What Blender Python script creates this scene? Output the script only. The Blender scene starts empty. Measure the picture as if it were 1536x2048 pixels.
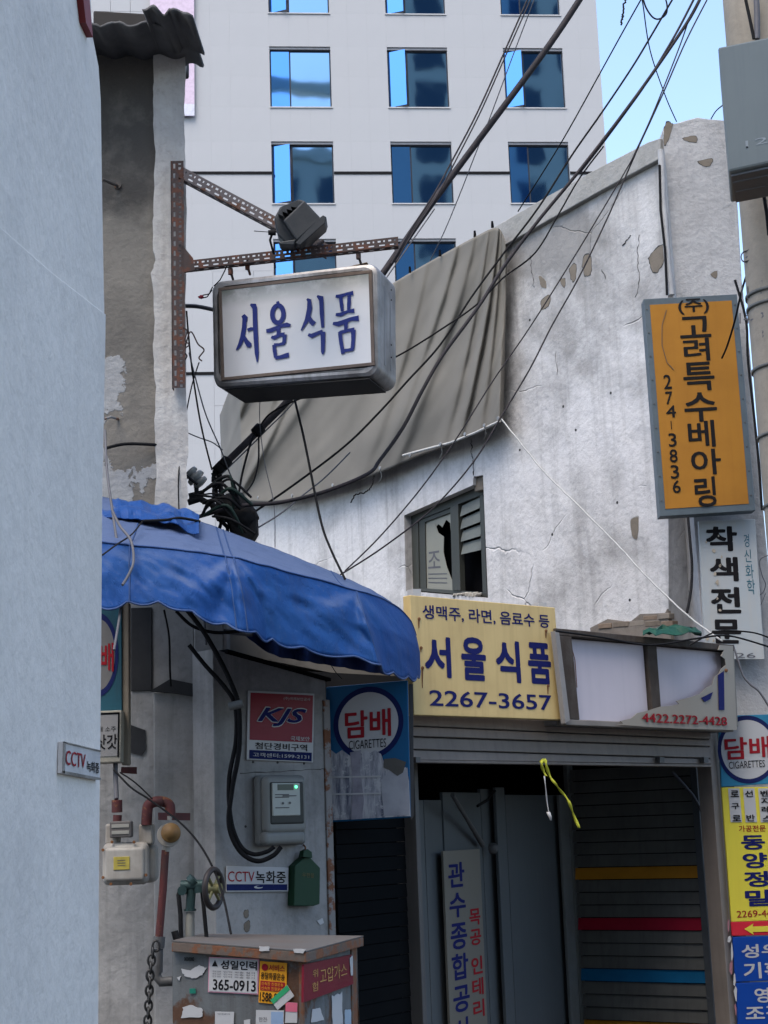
import bpy, bmesh, math, random
from mathutils import Vector, Matrix, noise
from mathutils.geometry import tessellate_polygon
random.seed(7)
scene = bpy.context.scene
COL = scene.collection
V = Vector
# ------------------------------------------------------------------ camera
F = 3100.0
PITCH = math.atan(640 / F)
ROLL = 0.0345
CAM = V((0, 0, 1.6))
fwd = V((0, math.cos(PITCH), math.sin(PITCH)))
r0 = V((1, 0, 0)); u0 = V((0, -math.sin(PITCH), math.cos(PITCH)))
rt = r0 * math.cos(ROLL) - u0 * math.sin(ROLL)
up = r0 * math.sin(ROLL) + u0 * math.cos(ROLL)
cd = bpy.data.cameras.new('camera')
cam = bpy.data.objects.new('camera', cd); COL.objects.link(cam)
cd.sensor_fit = 'VERTICAL'; cd.sensor_height = 24; cd.lens = F / 2048 * 24
cd.clip_start = 0.05; cd.clip_end = 2000
m3 = Matrix((rt, up, -fwd)).transposed()
cam.matrix_world = Matrix.Translation(CAM) @ m3.to_4x4()
scene.camera = cam
# ------------------------------------------------------------------ sky, sun, exposure
world = bpy.data.worlds.new('World'); scene.world = world
world.use_nodes = True
wn = world.node_tree.nodes; wl = world.node_tree.links
SUN_EL, SUN_AZ = math.radians(62), math.radians(205)
sky = wn.new('ShaderNodeTexSky'); sky.sky_type = 'NISHITA'; sky.sun_disc = False
sky.sun_elevation = SUN_EL; sky.sun_rotation = SUN_AZ
sky.air_density = 1.0; sky.dust_density = 2.2; sky.ozone_density = 1.2
wn['Background'].inputs['Strength'].default_value = 0.105
wl.new(sky.outputs[0], wn['Background'].inputs['Color'])
sd = bpy.data.lights.new('sun', 'SUN'); sd.energy = 0.62; sd.angle = math.radians(40); sd.color = (1, .92, .82)
sun = bpy.data.objects.new('sun', sd); COL.objects.link(sun)
sdir = V((math.sin(SUN_AZ) * math.cos(SUN_EL), math.cos(SUN_AZ) * math.cos(SUN_EL), math.sin(SUN_EL)))
sun.rotation_euler = (-sdir).to_track_quat('-Z', 'Y').to_euler()
sun.location = (0, 0, 30)
vs = scene.view_settings
vs.view_transform = 'Standard'; vs.look = 'None'; vs.gamma = 1; vs.exposure = 2.1; vs.use_curve_mapping = False

# ------------------------------------------------------------------ projection helpers (photo measurements -> places in the street)
def ray(u, v):
    return fwd + rt * ((u - 768) / F) + up * ((1024 - v) / F)
def PY(u, v, Y):
    d = ray(u, v); return CAM + d * (Y / d.y)
class Pl:
    """vertical plane in plan"""
    def __init__(s, p0, d):
        s.p = V((p0[0], p0[1], 0)); s.d = V((d[0], d[1], 0)).normalized()
        s.n = V((s.d.y, -s.d.x, 0))
        if s.n.dot(CAM - s.p) < 0: s.n = -s.n
    def __call__(s, u, v, off=0):
        r = ray(u, v); p = s.p + s.n * off
        t = s.n.dot(p - CAM) / s.n.dot(r)
        return CAM + r * t
def PlUY(u0_, Y0, u1, Y1, v=1400):
    a = PY(u0_, v, Y0); b = PY(u1, v, Y1)
    return Pl((a.x, a.y), (b.x - a.x, b.y - a.y))
def front(Y): return Pl((0, Y), (1, 0))
S = Pl((-.687, 6.8), (.72, .69))        # shop front with the signs
U = Pl((1.79, 9.95), (-.566, .824))     # long white upper wall
LW = Pl((-.76, 3), (0, 1))              # near wall on the left

# ------------------------------------------------------------------ objects
ORG = {}
def link(o, parent=None, origin=V((0, 0, 0))):
    COL.objects.link(o)
    if parent is not None:
        o.parent = parent; ORG[o.name] = ORG[parent.name]
    else:
        ORG[o.name] = V(origin)
    return o
def tag(o, label=None, cat=None, group=None, kind=None):
    if label: o['label'] = label
    if cat: o['category'] = cat
    if group: o['group'] = group
    if kind: o['kind'] = kind
    return o
def thing(name, label, cat, loc, group=None):
    o = bpy.data.objects.new(name, None); o.empty_display_size = .1
    o.location = loc
    link(o, None, V(loc)); return tag(o, label, cat, group)
class MB:
    def __init__(s): s.v = []; s.f = []; s.sm = []
    def add(s, vs_, fs, smooth=False):
        b = len(s.v); s.v += [V(p) for p in vs_]; s.f += [[i + b for i in f] for f in fs]; s.sm += [smooth] * len(fs); return s
    def box(s, c, ex, ey, ez):
        c = V(c); ex, ey, ez = V(ex), V(ey), V(ez)
        p = [c + ex * i + ey * j + ez * k for i in (-1, 1) for j in (-1, 1) for k in (-1, 1)]
        return s.add(p, [(0, 1, 3, 2), (4, 6, 7, 5), (0, 4, 5, 1), (2, 3, 7, 6), (0, 2, 6, 4), (1, 5, 7, 3)])
    def bb(s, a, b):
        a, b = V(a), V(b); c = (a + b) / 2; h = (b - a) / 2
        return s.box(c, (h.x, 0, 0), (0, h.y, 0), (0, 0, h.z))
    def slab(s, pts, back):
        """polygon with a thickness vector"""
        n = len(pts); pts = [V(p) for p in pts]; back = V(back)
        q = [p + back for p in pts]
        if n <= 4:
            s.add(pts + q, [list(range(n)), list(range(2 * n - 1, n - 1, -1))] + [[i, i + n, (i + 1) % n + n, (i + 1) % n] for i in range(n)])
        else:
            tr = tessellate_polygon([pts])
            s.add(pts + q, [list(t) for t in tr] + [[a + n, c + n, b + n] for a, b, c in tr] + [[i, i + n, (i + 1) % n + n, (i + 1) % n] for i in range(n)])
        return s
    def wall(s, outer, holes, back):
        back = V(back); allp = [outer] + holes; flat = [V(p) for l in allp for p in l]; n = len(flat)
        tr = tessellate_polygon([[V(p) for p in l] for l in allp])
        fs = [list(t) for t in tr] + [[a + n, c + n, b + n] for a, b, c in tr]
        b = 0
        for l in allp:
            k = len(l); fs += [[b + i, b + i + n, b + (i + 1) % k + n, b + (i + 1) % k] for i in range(k)]; b += k
        return s.add(flat + [p + back for p in flat], fs)
    def tube(s, pts, r, n=6, cap=True):
        pts = [V(p) for p in pts]; rs = r if isinstance(r, (list, tuple)) else [r] * len(pts)
        vs_ = []; fs = []; prev = None
        for i, p in enumerate(pts):
            t = (pts[min(i + 1, len(pts) - 1)] - pts[max(i - 1, 0)])
            if t.length < 1e-9: t = V((0, 0, 1))
            t.normalize()
            if prev is None:
                a = t.orthogonal().normalized()
            else:
                a = (prev - t * prev.dot(t))
                a = a.normalized() if a.length > 1e-6 else t.orthogonal().normalized()
            prev = a; b = t.cross(a)
            for k in range(n):
                an = 2 * math.pi * k / n
                vs_.append(p + (a * math.cos(an) + b * math.sin(an)) * rs[i])
        for i in range(len(pts) - 1):
            for k in range(n):
                fs.append((i * n + k, i * n + (k + 1) % n, (i + 1) * n + (k + 1) % n, (i + 1) * n + k))
        s.add(vs_, fs, True)
        if cap:
            m = (len(pts) - 1) * n
            s.add(vs_[:n], [list(range(n - 1, -1, -1))]); s.add(vs_[m:], [list(range(n))])
        return s
    def lathe(s, base, axis, prof, n=20, smooth=True):
        """prof: list of (distance along axis, radius)"""
        axis = V(axis).normalized(); a = axis.orthogonal().normalized(); b = axis.cross(a); base = V(base); vs_ = []; fs = []
        for h, r in prof:
            for k in range(n):
                an = 2 * math.pi * k / n; vs_.append(base + axis * h + (a * math.cos(an) + b * math.sin(an)) * max(r, 1e-5))
        for i in range(len(prof) - 1):
            for k in range(n):
                fs.append((i * n + k, i * n + (k + 1) % n, (i + 1) * n + (k + 1) % n, (i + 1) * n + k))
        s.add(vs_, fs, smooth); s.add(vs_[:n], [list(range(n - 1, -1, -1))]); s.add(vs_[-n:], [list(range(n))])
        return s
    def grid(s, rows, smooth=True):
        n = len(rows[0]); vs_ = [p for r in rows for p in r]
        fs = [(i * n + j, i * n + j + 1, (i + 1) * n + j + 1, (i + 1) * n + j) for i in range(len(rows) - 1) for j in range(n - 1)]
        return s.add(vs_, fs, smooth)
    def build(s, name, mat, parent=None, bev=0, label=None, cat=None, group=None, kind=None, solid=0, seg=2):
        if parent is not None: org = ORG[parent.name]
        elif kind or not s.v: org = V((0, 0, 0))
        else:
            org = V((sum(p.x for p in s.v) / len(s.v), sum(p.y for p in s.v) / len(s.v), min(p.z for p in s.v)))
        me = bpy.data.meshes.new(name)
        me.from_pydata([tuple(p - org) for p in s.v], [], s.f)
        me.polygons.foreach_set('use_smooth', s.sm)
        me.update()
        o = bpy.data.objects.new(name, me)
        mats = mat if isinstance(mat, (list, tuple)) else [mat]
        for m_ in mats: me.materials.append(m_)
        bm = bmesh.new(); bm.from_mesh(me)
        if solid: pass
        else: bmesh.ops.recalc_face_normals(bm, faces=bm.faces)
        bm.to_mesh(me); bm.free()
        link(o, parent, org)
        if parent is None: o.location = org
        if solid:
            md = o.modifiers.new('thickness', 'SOLIDIFY'); md.thickness = solid; md.offset = 0
        if bev:
            md = o.modifiers.new('bevel', 'BEVEL'); md.width = bev; md.segments = seg; md.limit_method = 'ANGLE'; md.angle_limit = math.radians(40)
        return tag(o, label, cat, group, kind)

def lerp(a, b, t): return a + (b - a) * t
def bil(q, s, t): return lerp(lerp(q[0], q[1], s), lerp(q[3], q[2], s), t)
def qn(q):
    n = (q[1] - q[0]).cross(q[3] - q[0]).normalized()
    return n if n.dot(CAM - q[0]) > 0 else -n
def Q(pl, px, off=0):
    return [pl(u, v, off) for u, v in px]
def sub(q, s0, t0, s1, t1, off=0):
    n = qn(q) * off
    return [bil(q, s0, t0) + n, bil(q, s1, t0) + n, bil(q, s1, t1) + n, bil(q, s0, t1) + n]
def inv_s(q4px, u, v):
    """unit coordinates of a photo point within a photo quad"""
    s = t = .5
    for _ in range(12):
        A = V((*q4px[0], 0)); B = V((*q4px[1], 0)); C = V((*q4px[2], 0)); D = V((*q4px[3], 0))
        p = lerp(lerp(A, B, s), lerp(D, C, s), t); ds = lerp(B - A, C - D, t); dt = lerp(D, C, s) - lerp(A, B, s)
        e = V((u, v, 0)) - p; det = ds.x * dt.y - ds.y * dt.x
        s += (e.x * dt.y - e.y * dt.x) / det; t += (ds.x * e.y - ds.y * e.x) / det
    return s, t

TXT = {}
def glyphs(body, bold, shear, line):
    key = (body, bold, shear, line)
    if key in TXT: return TXT[key]
    cu = bpy.data.curves.new('t', 'FONT'); cu.body = body; cu.offset = bold; cu.shear = shear; cu.space_line = line
    cu.align_x = 'CENTER'; cu.resolution_u = 3
    o = bpy.data.objects.new('t', cu); COL.objects.link(o)
    dg = bpy.context.evaluated_depsgraph_get(); dg.update()
    me = bpy.data.meshes.new_from_object(o.evaluated_get(dg))
    vs_ = [v.co.copy() for v in me.vertices]; fs = [list(p.vertices) for p in me.polygons]
    bpy.data.objects.remove(o); bpy.data.curves.remove(cu); bpy.data.meshes.remove(me)
    TXT[key] = (vs_, fs); return TXT[key]
def lettering(body, q, box, mat, parent, bold=.015, shear=0, line=1.0, off=.0018, rot=0, mb=None, fit=True, name='lettering'):
    vs_, fs = glyphs(body, 0, shear, line)
    if not vs_: return
    lay = [0] * len(vs_)
    if bold > .004:
        bold *= .72; b0, f0 = vs_, fs; vs_, fs, lay = [], [], []
        for li, (dx, dy) in enumerate(((0, 0), (1, .35), (-1, -.35), (.35, -1), (-.35, 1), (.75, .75), (-.75, -.75), (.75, -.75), (-.75, .75))):
            fs = fs + [[i + len(vs_) for i in f] for f in f0]; vs_ = vs_ + [V((v.x + dx * bold, v.y + dy * bold, 0)) for v in b0]; lay += [li] * len(b0)
    if rot: vs_ = [V((-v.y, v.x, 0)) if rot > 0 else V((v.y, -v.x, 0)) for v in vs_]
    x0 = min(v.x for v in vs_); x1 = max(v.x for v in vs_); y0 = min(v.y for v in vs_); y1 = max(v.y for v in vs_)
    n = qn(q) * off; s0, t0, s1, t1 = box
    pts = [bil(q, s0 + (v.x - x0) / (x1 - x0) * (s1 - s0), t1 + (v.y - y0) / (y1 - y0) * (t0 - t1)) + n * (1 + lay[i_] * .03) for i_, v in enumerate(vs_)]
    m_ = mb or MB(); m_.add(pts, fs)
    if mb is None: return m_.build(name, mat, parent)

def ellipse(q, c, rs, rt_, off, n=40, r_in=None):
    nn = qn(q) * off
    o = [bil(q, c[0] + rs * math.cos(2 * math.pi * k / n), c[1] + rt_ * math.sin(2 * math.pi * k / n)) + nn for k in range(n)]
    m_ = MB()
    if r_in is None: m_.add(o, [list(range(n))])
    else:
        i_ = [bil(q, c[0] + r_in[0] * math.cos(2 * math.pi * k / n), c[1] + r_in[1] * math.sin(2 * math.pi * k / n)) + nn for k in range(n)]
        m_.add(o + i_, [(k, (k + 1) % n, (k + 1) % n + n, k + n) for k in range(n)])
    return m_

# ------------------------------------------------------------------ materials
def sr(r, g, b):
    f = lambda c: (c / 255 / 12.92) if c / 255 < .04045 else ((c / 255 + .055) / 1.055) ** 2.4
    return (f(r), f(g), f(b), 1)
class NT:
    def __init__(s, name):
        s.m = bpy.data.materials.new(name); s.m.use_nodes = True; s.nt = s.m.node_tree; s.N = s.nt.nodes; s.b = s.N['Principled BSDF']
        s.tc = s.N.new('ShaderNodeTexCoord')
    def L(s, a, b): s.nt.links.new(a, b)
    def mapping(s, sc=(1, 1, 1), loc=(0, 0, 0), src=None):
        n = s.N.new('ShaderNodeMapping'); n.inputs['Scale'].default_value = sc; n.inputs['Location'].default_value = loc
        s.L(src or s.tc.outputs['Object'], n.inputs['Vector']); return n.outputs[0]
    def noise(s, scale, detail=5, rough=.55, vec=None, dist=0):
        n = s.N.new('ShaderNodeTexNoise'); n.inputs['Scale'].default_value = scale; n.inputs['Detail'].default_value = detail
        n.inputs['Roughness'].default_value = rough; n.inputs['Distortion'].default_value = dist
        s.L(vec if vec is not None else s.tc.outputs['Object'], n.inputs['Vector']); return n.outputs['Fac']
    def ramp(s, x, a, b, lo=0.0, hi=1.0):
        n = s.N.new('ShaderNodeMapRange'); n.inputs[1].default_value = a; n.inputs[2].default_value = b; n.inputs[3].default_value = lo; n.inputs[4].default_value = hi
        s.L(x, n.inputs[0]); return n.outputs[0]
    def math(s, op, a, b=None):
        n = s.N.new('ShaderNodeMath'); n.operation = op; n.use_clamp = False
        for i, x in enumerate((a, b)):
            if x is None: continue
            if isinstance(x, (int, float)): n.inputs[i].default_value = x
            else: s.L(x, n.inputs[i])
        return n.outputs[0]
    def mix(s, f, a, b, mode='MIX'):
        n = s.N.new('ShaderNodeMix'); n.data_type = 'RGBA'; n.blend_type = mode
        if isinstance(f, (int, float)): n.inputs[0].default_value = f
        else: s.L(f, n.inputs[0])
        for i, x in ((6, a), (7, b)):
            if isinstance(x, tuple): n.inputs[i].default_value = x
            else: s.L(x, n.inputs[i])
        return n.outputs[2]
    def bump(s, h, strength, dist=.01):
        n = s.N.new('ShaderNodeBump'); n.inputs['Strength'].default_value = strength; n.inputs['Distance'].default_value = dist
        s.L(h, n.inputs['Height']); s.L(n.outputs[0], s.b.inputs['Normal'])
    def sep(s):
        n = s.N.new('ShaderNodeSeparateXYZ'); s.L(s.tc.outputs['Object'], n.inputs[0]); return n.outputs
    def base(s, c):
        if isinstance(c, tuple): s.b.inputs['Base Color'].default_value = c
        else: s.L(c, s.b.inputs['Base Color'])
    def set(s, **k):
        for a, b in k.items():
            s.b.inputs[a.replace('_', ' ')].default_value = b
        return s
def mul(c, k): return (c[0] * k, c[1] * k, c[2] * k, 1)
def M(name, c, rough=.6, metal=0, dirt=.35, dirtcol=None, scale=6, bump=.15, bscale=60, streak=0, rust=0, spec=.22, rustcol=None, rscale=5):
    """painted / metal / plastic surface with grime, optional streaks and rust"""
    t = NT(name); t.set(Roughness=rough, Metallic=metal); t.b.inputs['Specular IOR Level'].default_value = spec
    dc = dirtcol or mul(c, .45)
    f = t.ramp(t.noise(scale, 6, .6), .42, .72)
    col = t.mix(t.math('MULTIPLY', f, dirt), c, dc)
    if streak:
        sv = t.mapping((14, 14, .7)); col = t.mix(t.math('MULTIPLY', t.ramp(t.noise(2.0, 5, .6, sv), .48, .75), streak), col, dc)
    if rust:
        rf = t.ramp(t.noise(rscale, 10, .65, None, .3), .62 - rust * .25, .66 - rust * .22)
        rc = t.mix(t.noise(40, 4), rustcol or (.10, .035, .015, 1), mul(rustcol, 2.0) if rustcol else (.22, .09, .04, 1))
        col = t.mix(rf, col, rc)
    t.base(col)
    t.bump(t.noise(bscale, 4), bump, .004)
    return t.m
def plaster(name, base, dirt, peel, d=(.45, .75), ds=1.2, dk=.7, pt=.66, ps=2.4, streak=.3, bump=.5, zr=None, fine=.25, dirt2=None, rough=.9, loc=(0, 0, 0), cracks=0.0):
    t = NT(name); t.set(Roughness=rough); t.b.inputs['Specular IOR Level'].default_value = .25
    vec = t.mapping((1, 1, 1), loc)
    f = t.noise(ds, 9, .62, vec, .4)
    if zr:
        z = t.sep()[2]; f = t.math('ADD', f, t.math('MULTIPLY', t.ramp(z, zr[0], zr[1]), zr[2]))
    f = t.math('MULTIPLY', t.ramp(f, d[0], d[1]), dk)
    col = t.mix(f, base, dirt)
    sv = t.mapping((9, 9, .6), loc)
    col = t.mix(t.math('MULTIPLY', t.ramp(t.noise(1.6, 6, .6, sv), .5, .78), streak), col, dirt)
    col = t.mix(t.math('MULTIPLY', t.ramp(t.noise(34, 5, .7, vec), .5, .8), fine), col, dirt2 or mul(dirt, .7))
    pm = t.noise(ps, 12, .58, t.mapping((1, 1, 1), (loc[0] + 3.3, loc[1], loc[2])), .25)
    if zr: pm = t.math('ADD', pm, t.math('MULTIPLY', t.ramp(t.sep()[2], zr[0], zr[1]), zr[3]))
    pm = t.ramp(pm, pt, pt + .008)
    col = t.mix(pm, col, t.mix(t.noise(20, 4), peel, mul(peel, .7)))
    h = t.math('ADD', t.math('MULTIPLY', t.noise(22, 6, .6, vec), .6), t.math('MULTIPLY', pm, -.5))
    h = t.math('ADD', h, t.math('MULTIPLY', t.noise(3.2, 4, .5, vec), 1.6))
    if cracks:
        vo = t.N.new('ShaderNodeTexVoronoi'); vo.feature = 'DISTANCE_TO_EDGE'; vo.inputs['Scale'].default_value = 1.1
        ad = t.N.new('ShaderNodeMix'); ad.data_type = 'VECTOR'; ad.inputs[0].default_value = .12
        nn = t.N.new('ShaderNodeTexNoise'); nn.inputs['Scale'].default_value = 4; nn.inputs['Detail'].default_value = 8; t.L(vec, nn.inputs['Vector'])
        t.L(vec, ad.inputs[4]); t.L(nn.outputs['Color'], ad.inputs[5]); t.L(ad.outputs[1], vo.inputs['Vector'])
        ck = t.ramp(vo.outputs['Distance'], .0, .006, 1, 0)
        ck = t.math('MULTIPLY', ck, t.ramp(t.noise(1.3, 2, .5, t.mapping((1, 1, 1), (9, 2, 1))), .5, .56))
        col = t.mix(t.math('MULTIPLY', ck, cracks), col, (.05, .05, .05, 1)); h = t.math('SUBTRACT', h, ck)
    t.base(col); t.bump(h, bump, .02)
    return t.m
def rusty(name, paint, amount=.5, sc=9):
    return M(name, paint, .75, .1, .4, None, 10, .35, 70, .2, amount, .4, None, sc)

K = {}
K['ink'] = M('navy ink', sr(14, 22, 84), .8, 0, .15)
K['black'] = M('black ink', sr(14, 12, 14), .8, 0, .1)
K['redink'] = M('red ink', sr(140, 20, 32), .8, 0, .15)
K['white'] = M('white paint', (.45, .45, .45, 1), .55, 0, .3, (.35, .34, .32, 1), 4, .1, 30, .2)
K['cable'] = M('black cable rubber', (.009, .009, .010, 1), .7, 0, .3, (.03, .03, .03, 1), 20, .15, 60, 0, 0, .08)
K['greycable'] = M('grey cable sheath', (.10, .10, .11, 1), .6, 0, .3)
K['rope'] = M('pale twine', (.42, .42, .40, 1), .9, 0, .4, None, 40, .6, 300)
K['alu'] = M('dirty aluminium', (.30, .29, .28, 1), .42, .5, .8, (.07, .062, .055, 1), 5, .1, 30, .5)
K['steel'] = M('grey sheet steel', (.10, .10, .10, 1), .55, .3, .45, (.07, .07, .07, 1), 4, .1, 30, .45)
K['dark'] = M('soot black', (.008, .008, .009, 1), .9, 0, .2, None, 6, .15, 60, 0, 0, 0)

# ------------------------------------------------------------------ ground and the far office tower
def strt(name, mb, mat): return mb.build(name, mat, kind='structure')
asph = M('asphalt', (.05, .05, .052, 1), .9, 0, .4, (.03, .03, .03, 1), 2, .5, 120)
strt('ground', MB().add([(-600, -600, 0), (600, -600, 0), (600, 600, 0), (-600, 600, 0)], [(0, 1, 2, 3)]), asph)

TY = 57.0
tp = PlUY(400, TY, 1205, TY + 1.35, 150)
tx = lambda u, v=150: tp(u, v)
tile = M('pale tower panel', (.395, .40, .405, 1), .6, 0, .3, (.35, .355, .36, 1), .5, .04, 20, .10)
gap_m = M('panel joint grey', (.40, .405, .41, 1), .8)
O = tp(541, 214); ed = tp.d if tp.d.x > 0 else -tp.d; ez = V((0, 0, 1)); en = tp.n
wz = []
sill = [tp(600, v).z for v in (26, 216, 407, 600)]
flr = (sill[0] - sill[2]) / 2
pitch = (tp(1012, 214) - tp(541, 214)).dot(ed) / 2
WW = (tp(664, 214) - tp(541, 214)).dot(ed); WH = tp(600, 95).z - tp(600, 216).z
def TP(x, z, n=0): return V((O.x, O.y, 0)) + ed * x + ez * z + en * n
cw = pitch / 6
xR = (tp(1206, 216) - O).dot(ed); xL = -cw * 14
tower = thing('office_tower', 'tall pale office tower with blue glass windows standing behind the old shops', 'tower', TP(0, 0))
z0 = sill[2]
rows = []
for k in range(-7, 4):
    b = z0 + k * flr
    if b < 0: continue
    rows += [(b, WH / 2, k, 0), (b + WH / 2, WH / 2, k, 1), (b + WH, flr - WH, k, 2)]
zt = rows[-1][0] + rows[-1][1]
holes = []
wincols = [0, pitch, 2 * pitch]
core = MB()
core.bb((0, 0, 0), (0, 0, 0)); core = MB()
def tbox(mb, x0, x1, za, zb, n0, n1):
    c = TP((x0 + x1) / 2, (za + zb) / 2, (n0 + n1) / 2)
    return mb.box(c, ed * abs(x1 - x0) / 2, en * abs(n1 - n0) / 2, ez * abs(zb - za) / 2)
tbox(core, xL, xR, 0, zt + .6, -24, -.35)
core.build('wall', gap_m, tower)
panel_mesh = {}
stuffp = MB(); npan = 0
def visible(x, z):
    p = TP(x, z) - CAM; d = p.dot(fwd); uu = 768 + p.dot(rt) / d * F; vv = 1024 - p.dot(up) / d * F
    if not (340 < uu < 1240 and -60 < vv < 1000): return False
    if 430 < uu < 800 and vv > 560: return False
    if uu > 460 and vv > 760 - (uu - 480) * .5 + 40: return False
    return True
ncol = int(round((xR - xL) / cw))
edges = [xL + cw * i for i in range(ncol)] + [xR]
if edges[-1] - edges[-2] < .3: edges.pop(-2)
for (b, h, k, part) in rows:
    for i in range(len(edges) - 1):
        xa, xb = edges[i], edges[i + 1]; xm = (xa + xb) / 2
        if part < 2 and any(w - .02 < xm < w + WW + .02 for w in wincols): continue
        if part < 2:
            for w in wincols:
                if xa < w < xb: xb = w
                if xa < w + WW < xb: xa = w + WW
        xm = (xa + xb) / 2
        key = (round(xb - xa, 3), part)
        if visible(xm, b + h / 2) and npan < 296:
            if key not in panel_mesh:
                mb = MB(); mb.box((0, 0, 0), ed * ((xb - xa) / 2 - .0008), en * .17, ez * (h / 2 - .0008))
                o = mb.build('panel', tile, tower); panel_mesh[key] = o.data
                for vtx in o.data.vertices: vtx.co += ORG[tower.name]
            else:
                o = bpy.data.objects.new('panel', panel_mesh[key]); link(o, tower)
            o.location = TP(xm, b + h / 2, -.17) - ORG[tower.name]; npan += 1
        else:
            tbox(stuffp, xa + .006, xb - .006, b + .006, b + h - .006, -.34, 0)
stuffp.build('panel', tile, tower, kind='stuff')
# glass
def glass(name, c, rough=.03):
    t = NT(name); t.set(Roughness=rough, Metallic=1.0); t.base(c)
    t.bump(t.noise(.8, 1, .5), .06, .05); return t.m
gls = glass('blue sash glass', (.10, .27, .56, 1))
gl = glass('tinted blue reflective glass', (.19, .33, .47, 1))
fr_m = M('dark window frame', (.03, .035, .045, 1), .4, .3)
trim = M('grey lintel trim', (.30, .30, .31, 1), .6)
sashes = {(2, -1): .45, (2, 0): .45, (1, 0): .0, (0, 0): .4, (1, 1): .42, (1, 2): .42, (0, 1): 0, (0, 2): 0, (2, 1): .4, (-1, 0): .3}
for k in range(-7, 4):
    b = z0 + k * flr
    if b < 0: continue
    for ci, wx in enumerate(wincols):
        cidx = ci
        if wx + WW > xR: continue
        w = MB()
        for (xa, xb, za, zb) in ((wx, wx + WW, b, b + .05), (wx, wx + WW, b + WH - .16, b + WH - .10), (wx, wx + .05, b, b + WH), (wx + WW - .05, wx + WW, b, b + WH), (wx + .78, wx + .84, b, b + WH)):
            tbox(w, xa, xb, za, zb, -.24, -.14)
        wo = w.build('window', fr_m, tower)
        tbox(MB(), wx + .84, wx + WW - .05, b + .05, b + WH - .16, -.20, -.18).build('pane', gl, wo)
        tbox(MB(), wx, wx + WW, b + WH - .10, b + WH, -.30, -.05).build('lintel', trim, wo)
        tbox(MB(), wx - .03, wx + WW + .03, b - .05, b, -.30, .04).build('sill', K['white'], wo)
        a = sashes.get((k, cidx), .4 if (k * 3 + cidx) % 3 == 0 else 0)
        h0 = TP(wx + .06, 0, -.16); dd = ed * math.cos(a) + en * math.sin(a); nn = dd.cross(ez); nn = nn if nn.dot(en) > 0 else -nn
        za, zb = b + .06, b + WH - .17
        c = h0 + dd * .36 + ez * (za + zb) / 2 + nn * .01
        MB().box(c, dd * .36, nn * .012, ez * (zb - za) / 2).build('sash', gls, wo)
bands = MB()
for k in (0, -2, -4):
    zb = tp(600, 346).z + k * flr if False else z0 + k * flr + (tp(600, 346).z - z0)
    for (xa, xb) in ((xL, 0), (WW, pitch), (pitch + WW, 2 * pitch), (2 * pitch + WW, xR)):
        if xb > xa: tbox(MB(), xa, xb, zb - .055, zb + .055, 0, .03).build('black_band', K['cable'], tower)
# pink banner hanging on the tower's left side
bn = thing('banner', 'pale pink vertical banner hanging on the tower left of its windows', 'banner', tp(370, 225, .2))
q = [tp(300, -60, .15), tp(388, -60, .15), tp(389, 232, .15), tp(300, 230, .15)]
MB().slab(q, -en * .03).build('cloth', M('pink banner cloth', (.62, .50, .60, 1), .7), bn)
MB().slab(sub(q, 0, .92, 1, .999, .01), -en * .008).build('hem', M('banner hem', (.62, .62, .70, 1), .7), bn)

# building across the street behind the viewer, mirrored in the tower's glass
bk = thing('office_building', 'office block across the street mirrored in the tower windows', 'building', (30, -110, 0))
bkm = M('beige mirrored block', (.62, .60, .52, 1), .8)
MB().bb((27, -130, 0), (95, -110, 150)).bb((-30, -130, 0), (26.98, -110.5, 105)).bb((-30.5, -130, 105.02), (26.98, -110, 107)).bb((-30, -112, 116.4), (26.98, -110.2, 118.6)).bb((-30, -112, 107.02), (-28, -110.3, 116.38)).build('wall', bkm, bk)
dkg = M('dark office glass', (.05, .09, .14, 1), .3)
wm = None
for zz in range(60, 146, 8):
    for xx in range(-26, 94, 8):
        if abs(xx - 27) < 4 or xx < 27 and zz > 101: continue
        if wm is None:
            o = MB().box((0, 0, 0), (2.3, 0, 0), (0, .05, 0), (0, 0, 2.6)).build('window', dkg, bk); wm = o.data
            for vtx in wm.vertices: vtx.co += ORG[bk.name]
        else: o = bpy.data.objects.new('window', wm); link(o, bk)
        o.location = V((xx, -109.96 if xx > 27 else -110.46, zz)) - ORG[bk.name]

# ------------------------------------------------------------------ near white wall on the left
lwm = plaster('smooth bluish white render', (.64, .60, .545, 1), (.42, .40, .375, 1), (.50, .475, .44, 1), pt=.95, ds=1.1, dk=.4, streak=.28, bump=.5, fine=.22)
near = thing('near_white_wall', 'smooth pale plastered wall filling the left edge closest to the viewer', 'wall', (-1.5, 2, 0))
def lwp(u, v, off=0): return LW(u, v, off)
prof = [(206, 2400), (197, 2048), (199, 1700), (203, 1300), (205, 1000), (211, 700), (212, 628)]
low = [V((-.76, -2, 0))] + [V((-.76, lwp(*prof[0]).y, 0))] + [lwp(u, v) for u, v in prof[1:]] + [lwp(100, 540), lwp(0, 452), V((-.76, -2, 4.2))]
MB().slab(low, (-2.6, 0, 0)).build('lower_render', lwm, near, bev=.004)
upp = [V((-.768, -2, 1)), V((-.768, 4.05, 1)), lwp(210, 632, -.008), lwp(206, 420, -.008), lwp(203, 210, -.008), lwp(198, 130, -.008), lwp(186, 70, -.008), lwp(180, -60, -.008), V((-.768, -2, 6.5))]
MB().slab(upp, (-2.5, 0, 0)).build('upper_render', lwm, near, bev=.01)
rd = MB(); rd.slab([lwp(186, 75, .01), lwp(176, -40, .01), lwp(160, -60, .01), lwp(172, 45, .01)], (-.3, 0, 0))
rd.build('red_roof_edge', M('red painted edge', (.20, .03, .03, 1), .6), near)
cs = thing('cctv_sign', 'small CCTV notice plate screwed on the near white wall', 'sign', lwp(160, 1560))
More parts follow.
